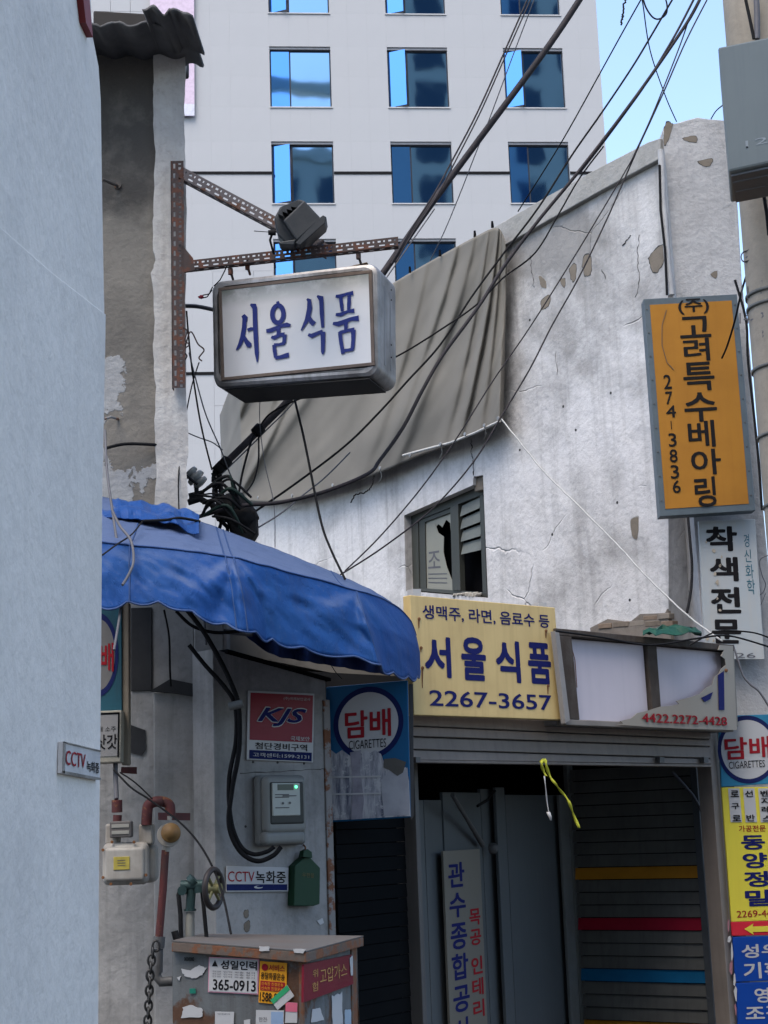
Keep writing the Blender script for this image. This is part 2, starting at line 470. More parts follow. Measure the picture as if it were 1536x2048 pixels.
cpx = [(126, 1483), (201, 1501), (200, 1560), (124, 1546)]
q = Q(LW, cpx, .012)
MB().slab(q, (-.011, 0, 0)).build('plate', M('plate white', (.50, .49, .48, 1), .4), cs, bev=.001)
MB().slab(sub(q, .0, .93, 1, 1.0, .003), (-.003, 0, 0)).slab(sub(q, 0, 0, .04, 1, .003), (-.003, 0, 0)).slab(sub(q, 0, 0, 1, .04, .003), (-.003, 0, 0)).build('rim', K['alu'], cs)
lettering('CCTV', q, (.06, .25, .56, .72), K['redink'], cs, .01)
lettering('녹화중', q, (.60, .44, .95, .80), K['black'], cs, .03)

# ------------------------------------------------------------------ old concrete building on the left (dark face and whitewashed pier)
dcon = plaster('bare dark concrete', (.105, .10, .092, 1), (.045, .043, .04, 1), (.30, .32, .33, 1), d=(.4, .7), pt=.60, ps=2.2, streak=.2, bump=.6, fine=.3, zr=(4.1, 3.2, -.0, -.02), ds=2)
# plaster remains lie in the lower two thirds of the face only
def left_face_mat():
    t = NT('bare concrete with flaking whitewash'); t.set(Roughness=.95); t.b.inputs['Specular IOR Level'].default_value = .2
    z = t.sep()[2]; x = t.sep()[0]
    c = t.mix(t.ramp(t.noise(3, 8, .6), .35, .7), (.17, .158, .138, 1), (.105, .098, .088, 1))
    c = t.mix(t.math('MULTIPLY', t.ramp(t.math('ADD', t.noise(2.5, 8, .65), t.ramp(z, 4.4, 5.0, 0, .35)), .55, .8), .8), c, (.035, .034, .033, 1))
    n = t.noise(3.1, 12, .58, None, .15)
    n = t.math('ADD', n, t.ramp(z, 3.2, 3.7, .10, .06)); n = t.math('ADD', n, t.ramp(z, 3.7, 4.0, 0, -.3))
    n = t.math('ADD', n, t.ramp(x, .25, .58, .10, -.16))
    p = t.ramp(n, .58, .59)
    c = t.mix(p, c, t.mix(t.noise(18, 5), (.30, .31, .315, 1), (.19, .19, .19, 1)))
    t.base(c); t.bump(t.math('ADD', t.noise(30, 6), t.math('MULTIPLY', p, .8)), .6, .012); return t.m
faceM = left_face_mat()
pierM = plaster('dirty whitewashed pier', (.42, .41, .39, 1), (.17, .16, .15, 1), (.16, .15, .14, 1), d=(.4, .75), ds=3, dk=.6, pt=.70, ps=5, streak=.35, bump=.7, fine=.35, cracks=.0)
lb = thing('old_concrete_building', 'old two storey building with bare dark concrete face and whitewashed pier under a corrugated roof', 'building', (-1.6, 7.5, 0))
cA = PY(308, 800, 7.0); cB = PY(375, 800, 7.07)
ztop = PY(308, 62, 7.0).z
fx = cA.x
def jag(u, v, Y, amp=.01):
    p = PY(u, v, Y); return p + V((random.uniform(-amp, amp), 0, random.uniform(-amp, amp)))
# face
zs = [0, 1.5] + [2.4 + i * .12 for i in range(30)]
zs = [z for z in zs if z < ztop] + [ztop]
outer = [V((-3.2, 7.0, 0))] + [V((fx + .025, 7.0, z)) for z in zs] + [V((-3.2, 7.0, ztop))]
MB().slab(outer, (0, .6, 0)).build('wall', faceM, lb)
# pier: white skin slightly proud, ragged left border
pp = Pl((cA.x, 6.975), (cB.x - cA.x, .02))
lft = [(306, 62), (309, 150), (305, 210), (311, 300), (307, 420), (305, 470), (310, 520), (303, 545), (311, 640), (306, 700), (312, 790), (309, 870), (313, 960), (309, 1020), (318, 1300)]
rgt = [(372, 1300), (372, 1020), (376, 990), (372, 930), (378, 905), (373, 800), (371, 600), (373, 420), (370, 300), (368, 215), (372, 150), (370, 110), (376, 96), (366, 80), (352, 64), (330, 66)]
pier = [pp(u, v) for u, v in lft[::-1]] + [pp(u, v) for u, v in rgt[::-1]]
def jagged(l, a, k=5):
    o_ = []
    for i in range(len(l) - 1):
        for j in range(k):
            f = j / k; o_.append((lerp(l[i][0], l[i + 1][0], f) + random.uniform(-a, a), lerp(l[i][1], l[i + 1][1], f) + random.uniform(-a, a)))
    return o_ + [l[-1]]
pier = [pp(u, v) for u, v in jagged(lft, 1.6)] + [pp(u, v) for u, v in jagged(rgt, .8)]
MB().slab(pier, V((-.06, .35, 0))).build('pier', pierM, lb)
MB().slab([V((cA.x + .02, 7.04, 0)), V((cB.x - .03, 7.2, 0)), V((-1.6, 10, 0)), V((-3.2, 10, 0)), V((-3.2, 7.3, 0))], (0, 0, 5.0)).build('core', K['steel'], lb)
# shadowed timber lintel and corrugated roof
rustb = M('dark stained timber', (.035, .032, .03, 1), .9)
MB().slab([PY(186, 75, 6.95), PY(352, 62, 6.95), PY(352, 30, 6.95), PY(186, 20, 6.95)], (0, .5, 0)).build('eaves_beam', rustb, lb, bev=.01)
roofm = M('weathered cement corrugated sheet', (.09, .09, .09, 1), .9, 0, .6, (.05, .05, .05, 1), 6, .4, 60, .2)
rows_ = []
for j, (Yd, dz) in enumerate(((6.62, 0), (6.85, .02), (7.1, .05))):
    r_ = []
    for i in range(90):
        x = -2.4 + i * (1.58 / 89)
        z = PY(290, 22, 6.55).z + dz + .012 * math.sin(i * .75) + .012 * noise.noise(V((i * .09, 0, 0))) + (.05 if i > 84 else 0) * 0
        r_.append(V((x, Yd + random.uniform(-.01, .01), z - (x + 1.6) * .05)))
    rows_.append(r_)
MB().grid(rows_).build('corrugated_roof', roofm, lb, solid=.012)
rows_ = []
for Yd, dz in ((6.45, -.005), (6.9, .05)):
    rows_.append([V((-1.02 + i * .012, Yd + .02 * math.sin(i), PY(350, 28, 6.5).z + dz + .02 * math.sin(i * .6) - .02 * (i > 10))) for i in range(20)])
MB().grid(rows_).build('broken_roof_sheet', roofm, lb, solid=.014)
MB().slab([PY(348, 20, 6.9), PY(356, 20, 6.9), PY(358, 70, 6.9), PY(350, 70, 6.9)], (0, .03, 0)).build('batten', K['white'], lb)
# iron rod and stub pipes on the dark face
MB().tube([PY(204, 358, 6.75), PY(220, 365, 6.9), PY(236, 372, 7.0)], .008).lathe(PY(236, 372, 7.0), (0, -1, 0), [(0, .02), (.012, .018)], 10).build('iron_rod', rusty('rusty rod', (.08, .07, .06, 1), .5), None, label='thin iron rod poking from the dark concrete face near its top', cat='rod')
MB().tube([PY(208, 838, 6.75), PY(222, 834, 6.85), PY(236, 838, 7.0)], .006).build('hook_rod', rusty('rusty hook', (.2, .2, .2, 1), .3), None, label='short bent hook sticking from the flaking concrete face above the awning', cat='hook')

# ------------------------------------------------------------------ long white upper wall with broken window
wallM = plaster('stained flaking white wall', (.55, .54, .53, 1), (.125, .12, .11, 1), (.20, .175, .14, 1), d=(.47, .74), ds=1.3, dk=.74, pt=.73, ps=1.9, streak=.42, bump=.6, fine=.25, zr=(1.0, 2.9, .22, .03), dirt2=(.10, .10, .105, 1), cracks=.15)
uw = thing('old_white_wall', 'long stained white upper wall with flaking paint running back behind the shop signs', 'wall', U(1000, 1250))
zB = U(1300, 1300).z
hole_px = [(808, 1031), (946, 970), (947, 953), (966, 950), (976, 1196), (812, 1182)]
hole = [U(u, v) for u, v in hole_px]
pR = U(1325, 700); pE = V((pR.x, pR.y, 0)) - U.d * 0
ptL = U(430, 900)
outer = [V((U(1335, 1262).x, U(1335, 1262).y, zB)), V((U(1335, 300).x, U(1335, 300).y, U(1330, 306).z)), U(1180, 378), U(1090, 430), U(1008, 478), U(900, 540), U(800, 595), U(650, 690), U(495, 790), V((U(495, 900).x, U(495, 900).y, zB))]
MB().wall(outer, [hole], -U.n * .22).build('wall', wallM, uw)
copM = plaster('mossy grey coping', (.30, .295, .28, 1), (.20, .20, .18, 1), (.28, .20, .14, 1), d=(.4, .75), ds=2.5, pt=.70, ps=3, bump=.6, fine=.4)
cop = [U(1010, 490, .04), U(1090, 444, .04), U(1200, 382, .04), U(1322, 316, .04), U(1320, 276, .04), U(1296, 284, .04), U(1200, 334, .04), U(1090, 395, .04), U(1000, 447, .04), U(900, 505, .04), U(700, 620, .04), U(700, 660, .04), U(900, 545, .04)]
MB().slab(cop, -U.n * .34).build('coping', copM, uw, bev=.012)
peelM = M('bare render patch', (.17, .145, .115, 1), .95, 0, .4, None, 14, .4, 50)
rimM = M('flaked edge', (.05, .05, .05, 1), .9)
def patch(parent, pl, pts, off=.003, mat=peelM, thick=.003, name='flaked_patch'):
    c = V((sum(p[0] for p in pts) / len(pts), sum(p[1] for p in pts) / len(pts), 0)); out = []
    n = len(pts); rim_ = []
    for i in range(n):
        a = V((*pts[i], 0)); b = V((*pts[(i + 1) % n], 0)); z_ = V((*pts[i - 1], 0)); y_ = V((*pts[(i + 2) % n], 0))
        for k in range(5):
            f = k / 5
            p = a.lerp(b, f) if mat is not peelM else .5 * ((2 * a) + (b - z_) * f + (2 * z_ - 5 * a + 4 * b - y_) * f * f + (3 * a - z_ - 3 * b + y_) * f ** 3)
            p += (p - c) * random.uniform(-.09, .09); out.append(pl(p.x, p.y, off)); q_ = p + (p - c) * random.uniform(.03, .16); rim_.append(pl(q_.x, q_.y, off - .002))
    if mat is peelM: MB().slab(rim_, -pl.n * thick * .5).build('broken_edge', rimM if random.random() < .5 else copM, parent)
    return MB().slab(out, -pl.n * thick).build(name, mat, parent)
for pts in ([(1302, 508), (1325, 490), (1327, 520), (1312, 545), (1300, 530)], [(1140, 535), (1152, 530), (1150, 560), (1142, 558)], [(1165, 520), (1180, 510), (1182, 545), (1170, 550)], [(1078, 552), (1090, 560), (1092, 575), (1082, 572)],
            [(1084, 600), (1100, 590), (1096, 612), (1083, 618)], [(1120, 560), (1130, 558), (1128, 575)], [(1262, 1040), (1276, 1036), (1274, 1075), (1264, 1070)]):
    patch(uw, U, pts)
def crack(pts, pl, parent, r=.005, name='crack'):
    out = []
    for i in range(len(pts) - 1):
        for k in range(6):
            a = k / 6; out.append(pl(lerp(pts[i][0], pts[i + 1][0], a) + random.uniform(-2, 2), lerp(pts[i][1], pts[i + 1][1], a) + random.uniform(-1, 1), .0015))
    return MB().tube(out, [r * random.uniform(.2, .75) for _ in out], 4).build(name, rimM, parent)
crack([(943, 878), (943, 905), (947, 925), (948, 955)], U, uw, .010)
crack([(1278, 470), (1274, 520), (1279, 560), (1270, 600)], U, uw, .004)
crack([(1245, 492), (1256, 478), (1262, 470)], U, uw, .009)
crack([(1062, 510), (1064, 550), (1068, 580)], U, uw, .004)
crack([(1204, 540), (1212, 562)], U, uw, .005); crack([(1110, 700), (1116, 760)], U, uw, .003)
for (u, v) in ((1127, 813), (1105, 1069), (1235, 1005), (1152, 860), (1222, 786), (1260, 1200), (1060, 640), (1040, 900)):
    MB().lathe(U(u, v, -.002), U.n, [(0, .012), (.004, .010)], 7).build('nail_hole', rimM, uw)
# old damp stain left by the hidden floor edge: brickwork laid bare above the signs
bedM = M('crumbling mortar', (.19, .165, .14, 1), .95, 0, .5, None, 10, .6, 60)
MB().slab([U(1185, 1292, .012), U(1180, 1256, .012), U(1215, 1238, .012), U(1260, 1244, .012), U(1280, 1228, .012), U(1330, 1226, .012), U(1334, 1218, .012), U(1345, 1298, .012)], -U.n * .03).build('bare_mortar', bedM, uw)
brk = [M('faded brick %d' % i, c, .95, 0, .5, None, 12, .5, 60) for i, c in enumerate(((.20, .15, .11, 1), (.17, .14, .11, 1), (.23, .20, .165, 1)))]
for i, (a, b, c, d) in enumerate(((1196, 1248, 1222, 1258), (1226, 1244, 1256, 1255), (1259, 1242, 1288, 1253), (1286, 1232, 1314, 1241), (1290, 1243, 1320, 1254), (1316, 1228, 1338, 1239), (1322, 1243, 1345, 1254))):
    MB().slab(Q(U, [(a, b), (c, b - 2), (c, d - 2), (a, d)], .017 + random.uniform(-.004, .006)), -U.n * .05).build('brick', brk[i % 3], uw, bev=.004)

win = thing('broken_window', 'grey framed window with smashed pane and louvre slats in the white wall', 'window', U(890, 1190))
frm = M('weathered grey green frame', (.055, .06, .052, 1), .6, .2, .5, (.05, .05, .05, 1), 8, .2, 50, .3)
bkn = -U.n
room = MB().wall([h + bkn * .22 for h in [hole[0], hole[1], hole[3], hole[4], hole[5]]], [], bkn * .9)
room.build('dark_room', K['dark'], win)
wpx = [(812, 1036), (966, 966), (974, 1194), (814, 1180)]
wq = Q(U, wpx, -.07)
def bar(s0, t0, s1, t1, off=0, th=.04, mat=frm, name='frame', par=None):
    return MB().slab(sub(wq, s0, t0, s1, t1, off), bkn * th).build(name, mat, par or win, bev=.003)
bar(0, 0, .16, 1, 0, .05); bar(.16, 0, 1, .10, 0, .05); bar(.16, .96, 1, 1.0, 0, .05); bar(.95, .10, 1, .96, 0, .05)
bar(.60, .10, .70, .96, .012, .05, name='mullion')
bar(.16, .10, .24, .96, -.01, .03, name='sash'); bar(.24, .10, .60, .15, -.01, .03, name='sash')
pap = M('yellowed film on glass', (.22, .22, .18, 1), .5, 0, .4, (.2, .19, .16, 1), 5)
shard = [(.24, .17), (.36, .20), (.40, .32), (.47, .38), (.46, .55), (.50, .72), (.56, .86), (.58, .96), (.24, .96)]
n_ = qn(wq)
MB().slab([bil(wq, s, t) + n_ * -.02 for s, t in shard], bkn * .004).build('broken_pane', pap, win)
shard = [(.24, .15), (.60, .15), (.60, .45), (.56, .42), (.55, .25), (.50, .20), (.45, .27), (.40, .22), (.34, .26), (.30, .18), (.24, .20)]
MB().slab([bil(wq, s, t) + n_ * -.024 for s, t in shard], bkn * .003).build('glass_shard', pap, win)
lettering('조', wq, (.26, .52, .42, .72), K['greycable'], win, .01, off=-.018)
for k in range(3): MB().slab(sub(wq, .26, .78 + k * .05, .50, .79 + k * .05, -.0175), bkn * .001).build('printed_line', K['greycable'], win)
for k in range(4):
    a = .12 + k * .125
    MB().slab([bil(wq, .71, a) + n_ * -.02, bil(wq, .95, a - .02) + n_ * -.02, bil(wq, .95, a + .09) + n_ * .004, bil(wq, .71, a + .11) + n_ * .004], bkn * .006).build('louvre_slat', M('louvre %d' % k, (.13, .14, .125, 1), .6, 0, .6), win)
rub = MB()
for k in range(7):
    c = U(915 + k * 7, 1190 + random.uniform(-2, 2), -.03); rub.box(c, (random.uniform(.02, .04), .01, .004), (0, .03, 0), (.003, 0, random.uniform(.008, .02)))
rub.build('rubble', M('pale rubble', (.42, .40, .36, 1), .9), win, bev=.006)
MB().slab(Q(U, [(948, 953), (966, 952), (966, 980), (948, 984)], -.03), bkn * .15).build('broken_brick', peelM, win, bev=.01)

# ------------------------------------------------------------------ frontal pier of the same building, right
FP = front(9.66)
prm = plaster('grey white pier render', (.38, .375, .37, 1), (.15, .145, .14, 1), (.28, .235, .18, 1), d=(.45, .8), ds=1.6, dk=.6, pt=.72, ps=3, streak=.25, bump=.7, fine=.3, zr=(2.6, 4.4, .08, .02))
rp = thing('corner_pier', 'tall weathered white corner pier of the old building behind the orange sign', 'wall', FP(1420, 1500))
o = [(1326, 262), (1329, 250), (1350, 247), (1372, 240), (1395, 234), (1420, 238), (1446, 240), (1462, 244), (1476, 420), (1484, 560), (1500, 700), (1530, 1050), (1600, 2000)]
pts = [FP(u, v) for u, v in o] + [V((FP(1420, 2048).x, 9.66, 0)), V((FP(1326, 262).x + .02, 9.66, 0))]
pts[-3] = V((FP(1500, 700).x + .02, 9.66, 0))
MB().slab(pts, (0, .5, 0)).build('wall', prm, rp, bev=.008)
for pts in ([(1368, 276), (1390, 272), (1393, 284), (1374, 282)], [(1398, 322), (1424, 318), (1418, 332), (1404, 330)], [(1422, 548), (1434, 542), (1432, 556)], [(1330, 250), (1345, 248), (1338, 275), (1329, 290)]):
    patch(rp, FP, pts)
MB().tube([FP(1322, 300, .05), FP(1326, 400, .05), FP(1335, 520, .05), FP(1343, 590, .05)], .022, 8).build('drain_pipe', M('painted pipe', (.40, .40, .40, 1), .7, 0, .5), rp)
MB().tube([FP(1319, 330, .07), FP(1321, 420, .07), FP(1330, 500, .08), FP(1334, 590, .07)], .008, 6).build('overhead_cable', K['cable'], None, label='dark cable running down the pipe beside the corner pier', cat='cable')

# ------------------------------------------------------------------ concrete utility pole with steel box
pl_ = PY(1478, 400, 8.2); PX = pl_.x + .175
pole = thing('utility_pole', 'round concrete utility pole at the right edge with bands and painted numbers', 'pole', (PX, 8.2, 0))
poleM = plaster('aged concrete pole', (.27, .24, .195, 1), (.13, .115, .095, 1), (.3, .28, .24, 1), d=(.4, .8), ds=3, dk=.4, pt=.95, streak=.3, bump=.3, fine=.2)
MB().lathe((PX, 8.2, 0), (0, 0, 1), [(0, .19), (9, .155)], 36).build('shaft', poleM, pole)
for v in (585, 610, 735, 870, 1010):
    z = PY(1500, v, 8.1).z
    b = MB(); b.lathe((PX, 8.2, z), (0, 0, 1), [(0, .178), (.001, .183), (.018, .183), (.019, .178)], 36)
    b.build('band', M('wire band', (.12, .12, .11, 1), .6, .3), pole)
mk = Pl((PX, 8.2 - .19), (1, 0)); 
for (tx_, u, v, w, h) in (('G', 1494, 480, 16, 24), ('11-1', 1496, 552, 34, 26), ('14-5', 1492, 606, 42, 22), ('3', 1524, 650, 10, 18)):
    # stencilled numbers follow the round shaft
    vs_, fs = glyphs(tx_, .0, 0, 1); x0 = min(p.x for p in vs_); x1 = max(p.x for p in vs_); y0 = min(p.y for p in vs_); y1 = max(p.y for p in vs_)
    pts = []
    for p in vs_:
        uu = u + (p.x - x0) / (x1 - x0) * w; vv = v + (1 - (p.y - y0) / (y1 - y0)) * h
        g = mk(uu, vv); rr = .188 - (g.z) * .0038; dx = max(-rr * .99, min(rr * .99, g.x - PX)); pts.append(V((g.x, 8.2 - math.sqrt(rr * rr - dx * dx) - .002, g.z)))
    MB().add(pts, fs).build('number', K['greycable'], pole)
bx = thing('junction_box', 'large grey steel junction box fixed high on the concrete pole', 'box', PY(1500, 380, 7.6))
bp = PlUY(1436, 7.55, 1620, 7.0, 300)
q = Q(bp, [(1436, 94), (1640, 52), (1640, 312), (1452, 346)])
q[3] = V((q[0].x, q[0].y, q[3].z)); q[2] = V((q[1].x, q[1].y, q[2].z))
bm_ = M('grey green enamel', (.115, .128, .122, 1), .45, .1, .25, (.08, .09, .09, 1), 3, .05, 20, .25)
MB().slab(q, V((.10, .42, 0))).build('case', bm_, bx, bev=.012)
MB().slab([q[3] + V((.02, .03, -.004)), q[2] + V((0, .03, -.004)), q[2] + V((.1, .38, -.004)), q[3] + V((.12, .38, -.004))], (0, 0, -.01)).build('base_plate', K['steel'], bx)
MB().tube([q[3] + V((.05, .1, -.016)), q[2] + V((.03, .1, -.016))], .007, 6).tube([q[3] + V((.09, .22, -.016)), q[2] + V((.07, .22, -.016))], .007, 6).build('rib', K['steel'], bx)
lettering('12', q, (.20, .79, .42, .84), M('faint print', (.19, .21, .22, 1), .6), bx, .0)
MB().lathe(bil(q, .21, .84), bp.n, [(0, .006), (.003, .005)], 8).build('bolt', K['cable'], bx)

# ------------------------------------------------------------------ signs on the pier
def sign(name, label, pl, px, base, parent=None, th=.03, off=.03, bev=.003, loc=None):
    t_ = thing(name, label, 'sign', pl(*px[3]))
    q = Q(pl, px, off)
    MB().slab(q, -pl.n * th).build('panel', base, t_, bev=bev)
    return t_, q
opx = [(1287, 598), (1474, 588), (1511, 1021), (1320, 1033)]
OP = front(9.42)
orM = M('faded orange sign paint', sr(158, 108, 38), .45, 0, .35, sr(122, 80, 28), 3, .03, 20, .18)
og, q = sign('orange_sign', 'tall orange vertical sign with black Korean lettering hung on the corner pier', OP, opx, M('blue grey sign frame', (.10, .125, .14, 1), .5, .2, .4), th=.10, off=0)
MB().slab(sub(q, .062, .030, .935, .968, .003), OP.n * -.004).build('face', orM, og)
lettering('(주)', q, (.36, .012, .69, .085), K['black'], og, .025, off=.005)
vch = '고려특수베아링'
vt = [(632, 693), (694, 735), (738, 780), (790, 842), (843, 893), (908, 946), (957, 1013)]
us = [(1357, 1423), (1365, 1421), (1364, 1431), (1366, 1436), (1374, 1432), (1380, 1444), (1387, 1434)]
vt = [(636, 676), (680, 724), (729, 783), (790, 845), (846, 896), (903, 950), (957, 1013)]
for ch, (a, b), (c, d) in zip(vch, vt, us):
    s0, t0 = inv_s(opx, c, a); s1, t1 = inv_s(opx, d, b)
    lettering(ch, q, (s0 + .0, t0, s1, t1), K['black'], og, .024, off=.005)
ds_ = [(1326, 753, 1344, 781), (1330, 787, 1346, 812), (1331, 815, 1353, 838), (1341, 845, 1344, 862), (1336, 870, 1354, 896), (1338, 902, 1356, 927), (1340, 933, 1359, 959), (1344, 963, 1362, 987)]
for ch, (a, b, c, d) in zip('274|3836', ds_):
    s0, t0 = inv_s(opx, a, b); s1, t1 = inv_s(opx, c, d)
    lettering(ch, q, (s0, t0, s1, t1), K['black'], og, .015, off=.005)
ri = MB()
for k in range(9):
    for s in (.03, .97):
        ri.lathe(bil(q, s, .05 + k * .11), OP.n, [(0, .006), (.004, .005)], 6)
ri.build('rivet', K['steel'], og)
MB().tube([OP(1333, 620, .006), OP(1324, 650, .006), OP(1324, 690, .006), OP(1334, 725, .006), OP(1348, 740, .006)], .002, 4).build('scratch', K['steel'], og)

wpx_ = [(1397, 1042), (1510, 1038), (1529, 1319), (1411, 1318)]
ws, q = sign('white_dye_sign', 'peeling white vertical sign with black letters below the orange sign', front(9.55), wpx_, M('pale blue white enamel', (.36, .39, .40, 1), .4, 0, .35, (.42, .38, .32, 1), 4, .05, 20, .4), th=.03, off=0)
for ch, (a, b, c, d) in zip('착색전문', ((1410, 1054, 1476, 1103), (1418, 1116, 1478, 1164), (1420, 1176, 1483, 1228), (1422, 1240, 1484, 1288))):
    s0, t0 = inv_s(wpx_, a, b); s1, t1 = inv_s(wpx_, c, d)
    lettering(ch, q, (s0, t0, s1, t1), K['black'], ws, .05)
grn = M('teal ink', sr(40, 95, 110), .5)
for ch, (a, b, c, d) in zip('경신화학', ((1487, 1069, 1499, 1095), (1488, 1100, 1503, 1125), (1490, 1130, 1508, 1158), (1493, 1160, 1511, 1190))):
    s0, t0 = inv_s(wpx_, a, b); s1, t1 = inv_s(wpx_, c, d)
    lettering(ch, q, (s0, t0, s1, t1), grn, ws, .0)
chip = M('flaked sign metal', (.42, .36, .28, 1), .8, 0, .6)
for k in range(12):
    s, t = random.uniform(.05, .5), random.uniform(.02, .9); w = random.uniform(.01, .04)
    MB().slab([bil(q, s + w * math.cos(a) * random.uniform(.5, 1.3), t + w * .45 * math.sin(a) * random.uniform(.5, 1.6)) + V((0, -.004, 0)) for a in [i * .785 for i in range(8)]], (0, .002, 0)).build('paint_chip', chip, ws)
lettering('30-26', q, (.05, .955, .85, .99), K['greycable'], ws, 0)

# lower right column of signs
RP = front(9.2)
cy = M('cyan sign enamel', sr(50, 120, 150), .35, 0, .3, sr(50, 100, 130), 3, .03, 20, .2)
navy = M('navy enamel', sr(14, 26, 76), .8, 0, .15)
whe = M('white enamel', (.40, .40, .40, 1), .35, 0, .25, (.42, .42, .42, 1), 3, .03, 20, .25)
tb = thing('tobacco_sign', 'cyan tobacco sign with round white emblem beside the right shutter post, cut by the frame', 'sign', RP(1500, 1572), 'tobacco signs')
tpx = [(1436, 1432), (1552, 1428), (1562, 1566), (1443, 1574)]
def tobacco(t_, q, c, ro, ri_, tb1, tb2, m_red):
    ellipse(q, c, ro[0], ro[1], .002, 48, ri_).build('ring', navy, t_)
    ellipse(q, c, ri_[0], ri_[1], .002, 48).build('disc', whe, t_)
    lettering('담배', q, tb1, m_red, t_, .03, off=.004)
    lettering('CIGARETTES', q, tb2, K['black'], t_, .0, off=.004)
q = Q(RP, tpx, 0)
MB().slab(q, (0, .03, 0)).build('panel', cy, tb, bev=.003)
def bx_in(px, a, b, c, d):
    s0, t0 = inv_s(px, a, b); s1, t1 = inv_s(px, c, d); return (s0, t0, s1, t1)
tobacco(tb, q, inv_s(tpx, 1496, 1499), (60 / 116, 68 / 140), (53 / 116, 59 / 140), bx_in(tpx, 1448, 1476, 1542, 1516), bx_in(tpx, 1457, 1524, 1530, 1534), K['redink'])
yM = M('yellow vinyl', sr(205, 192, 66), .4, 0, .12, sr(170, 150, 60), 3, .03, 20, .12)
ypx = [(1443, 1575), (1600, 1573), (1622, 1838), (1463, 1844)]
ys, q = sign('yellow_sign', 'yellow and white machining shop sign with navy vertical letters at the right edge', RP, ypx, yM, th=.03, off=0)
def onto(q, px, a, b, c, d, mat, par, off=.003, name='strip', th=.002):
    s0, t0 = inv_s(px, a, b); s1, t1 = inv_s(px, c, d)
    return MB().slab(sub(q, s0, t0, s1, t1, off), qn(q) * -th).build(name, mat, par)
for a, c in ((1456, 1483), (1486, 1513), (1516, 1545)): onto(q, ypx, a, 1577, c + 1, 1645, whe, ys, name='white_strip')
for tx_, bxx in (('로', (1460, 1581, 1478, 1594)), ('구', (1462, 1607, 1479, 1619)), ('로', (1464, 1631, 1482, 1643)), ('선', (1489, 1581, 1506, 1594)), ('반', (1492, 1630, 1510, 1643)), ('벤', (1520, 1581, 1539, 1593)), ('지', (1521, 1596, 1540, 1609)), ('레', (1522, 1613, 1541, 1626)), ('스', (1524, 1632, 1544, 1643))):
    lettering(tx_, q, bx_in(ypx, *bxx), K['black'], ys, .03, off=.0055)
lettering('가공전문', q, bx_in(ypx, 1477, 1652, 1532, 1664), K['redink'], ys, .02)
for ch, bxx in zip('동양정밀', ((1481, 1672, 1531, 1700), (1484, 1707, 1536, 1737), (1487, 1744, 1538, 1774), (1489, 1781, 1542, 1812))):
    lettering(ch, q, bx_in(ypx, *bxx), K['ink'], ys, .045)
lettering('2269-44', q, bx_in(ypx, 1473, 1822, 1544, 1833), K['redink'], ys, .01)
rpx = [(1462, 1844), (1622, 1839), (1624, 1868), (1464, 1872)]
ra, q = sign('red_arrow_sign', 'red strip sign with yellow arrow pointing left under the yellow sign', RP, rpx, M('red vinyl', sr(190, 40, 55), .4, 0, .15), th=.03, off=0)
ar = [(1489, 1858), (1507, 1847), (1505, 1853), (1600, 1850), (1601, 1861), (1505, 1864), (1508, 1870)]
MB().slab([RP(u, v, .004) for u, v in ar], (0, .002, 0)).build('arrow', yM, ra)
blM = M('blue vinyl', sr(14, 60, 140), .4, 0, .15)
bpx = [(1465, 1874), (1622, 1870), (1632, 1958), (1470, 1964)]
b1, q = sign('blue_sign', 'upper blue sign with white Korean letters below the red arrow strip', RP, bpx, blM, th=.03, off=0)
lettering('성우', q, bx_in(bpx, 1482, 1889, 1562, 1914), whe, b1, .03)
lettering('기획', q, bx_in(bpx, 1486, 1925, 1566, 1955), whe, b1, .03)
bpx = [(1471, 1966), (1634, 1961), (1644, 2090), (1478, 2094)]
b2, q = sign('blue_sign', 'lower blue sign with white letters in the bottom right corner', RP, bpx, blM, th=.03, off=0)
lettering('영', q, bx_in(bpx, 1508, 1976, 1540, 2005), whe, b2, .03)
lettering('조각', q, bx_in(bpx, 1490, 2012, 1572, 2040), whe, b2, .03)
# torn paper on the wall edge left of the signs
tp_ = thing('torn_stickers', 'scraps of torn white stickers on the post edge beside the blue signs', 'paper', RP(1460, 2040))
for k in range(0, 14, 2):
    u = 1454 + k * 1.6 + random.uniform(-4, 4); v = 1850 + k * 14; w = random.uniform(2, 5); h = random.uniform(8, 20)
    c = RP(u, v, .01); MB().slab([RP(u + w * math.cos(a) * random.uniform(.3, 1.3), v + h * math.sin(a) * random.uniform(.5, 1.3), .01) for a in [i * .9 for i in range(7)]], (0, .002, 0)).build('scrap', K['white'] if k % 3 else M('pink scrap', (.30, .14, .16, 1), .8), tp_)

# ------------------------------------------------------------------ shop front: roller housing, posts, signs above
sh = thing('shop_front', 'weathered grey shop front with roller shutter box above a dark recess', 'shop', S(1100, 2000))
Sn = S.n
slatM = M('dull grey slat metal', (.20, .172, .15, 1), .55, .15, .4, (.09, .08, .075, 1), 3, .06, 30, .35)
def lineS(vl, vr, u): return vl + (vr - vl) * (u - 826) / (1425 - 826)
edges_ = [(1425, 1459), (1452, 1479), (1473, 1493), (1499, 1517), (1521, 1529)]
for i in range(4):
    (a, b), (c, d) = edges_[i], edges_[i + 1]
    q4 = [S(826, a + 1.3, .05 + (i % 2) * .01), S(1422, b + 1.3, .05 + (i % 2) * .01), S(1422, d - 1, .06 + (i % 2) * .01), S(826, c - 1, .06 + (i % 2) * .01)]
    MB().slab(q4, -Sn * .02).build('housing_slat', slatM, sh, bev=.004)
MB().slab([S(826, 1428, .03), S(1422, 1460, .03), S(1422, 1526, .03), S(826, 1518, .03)], -Sn * .34).build('shutter_box', K['steel'], sh)
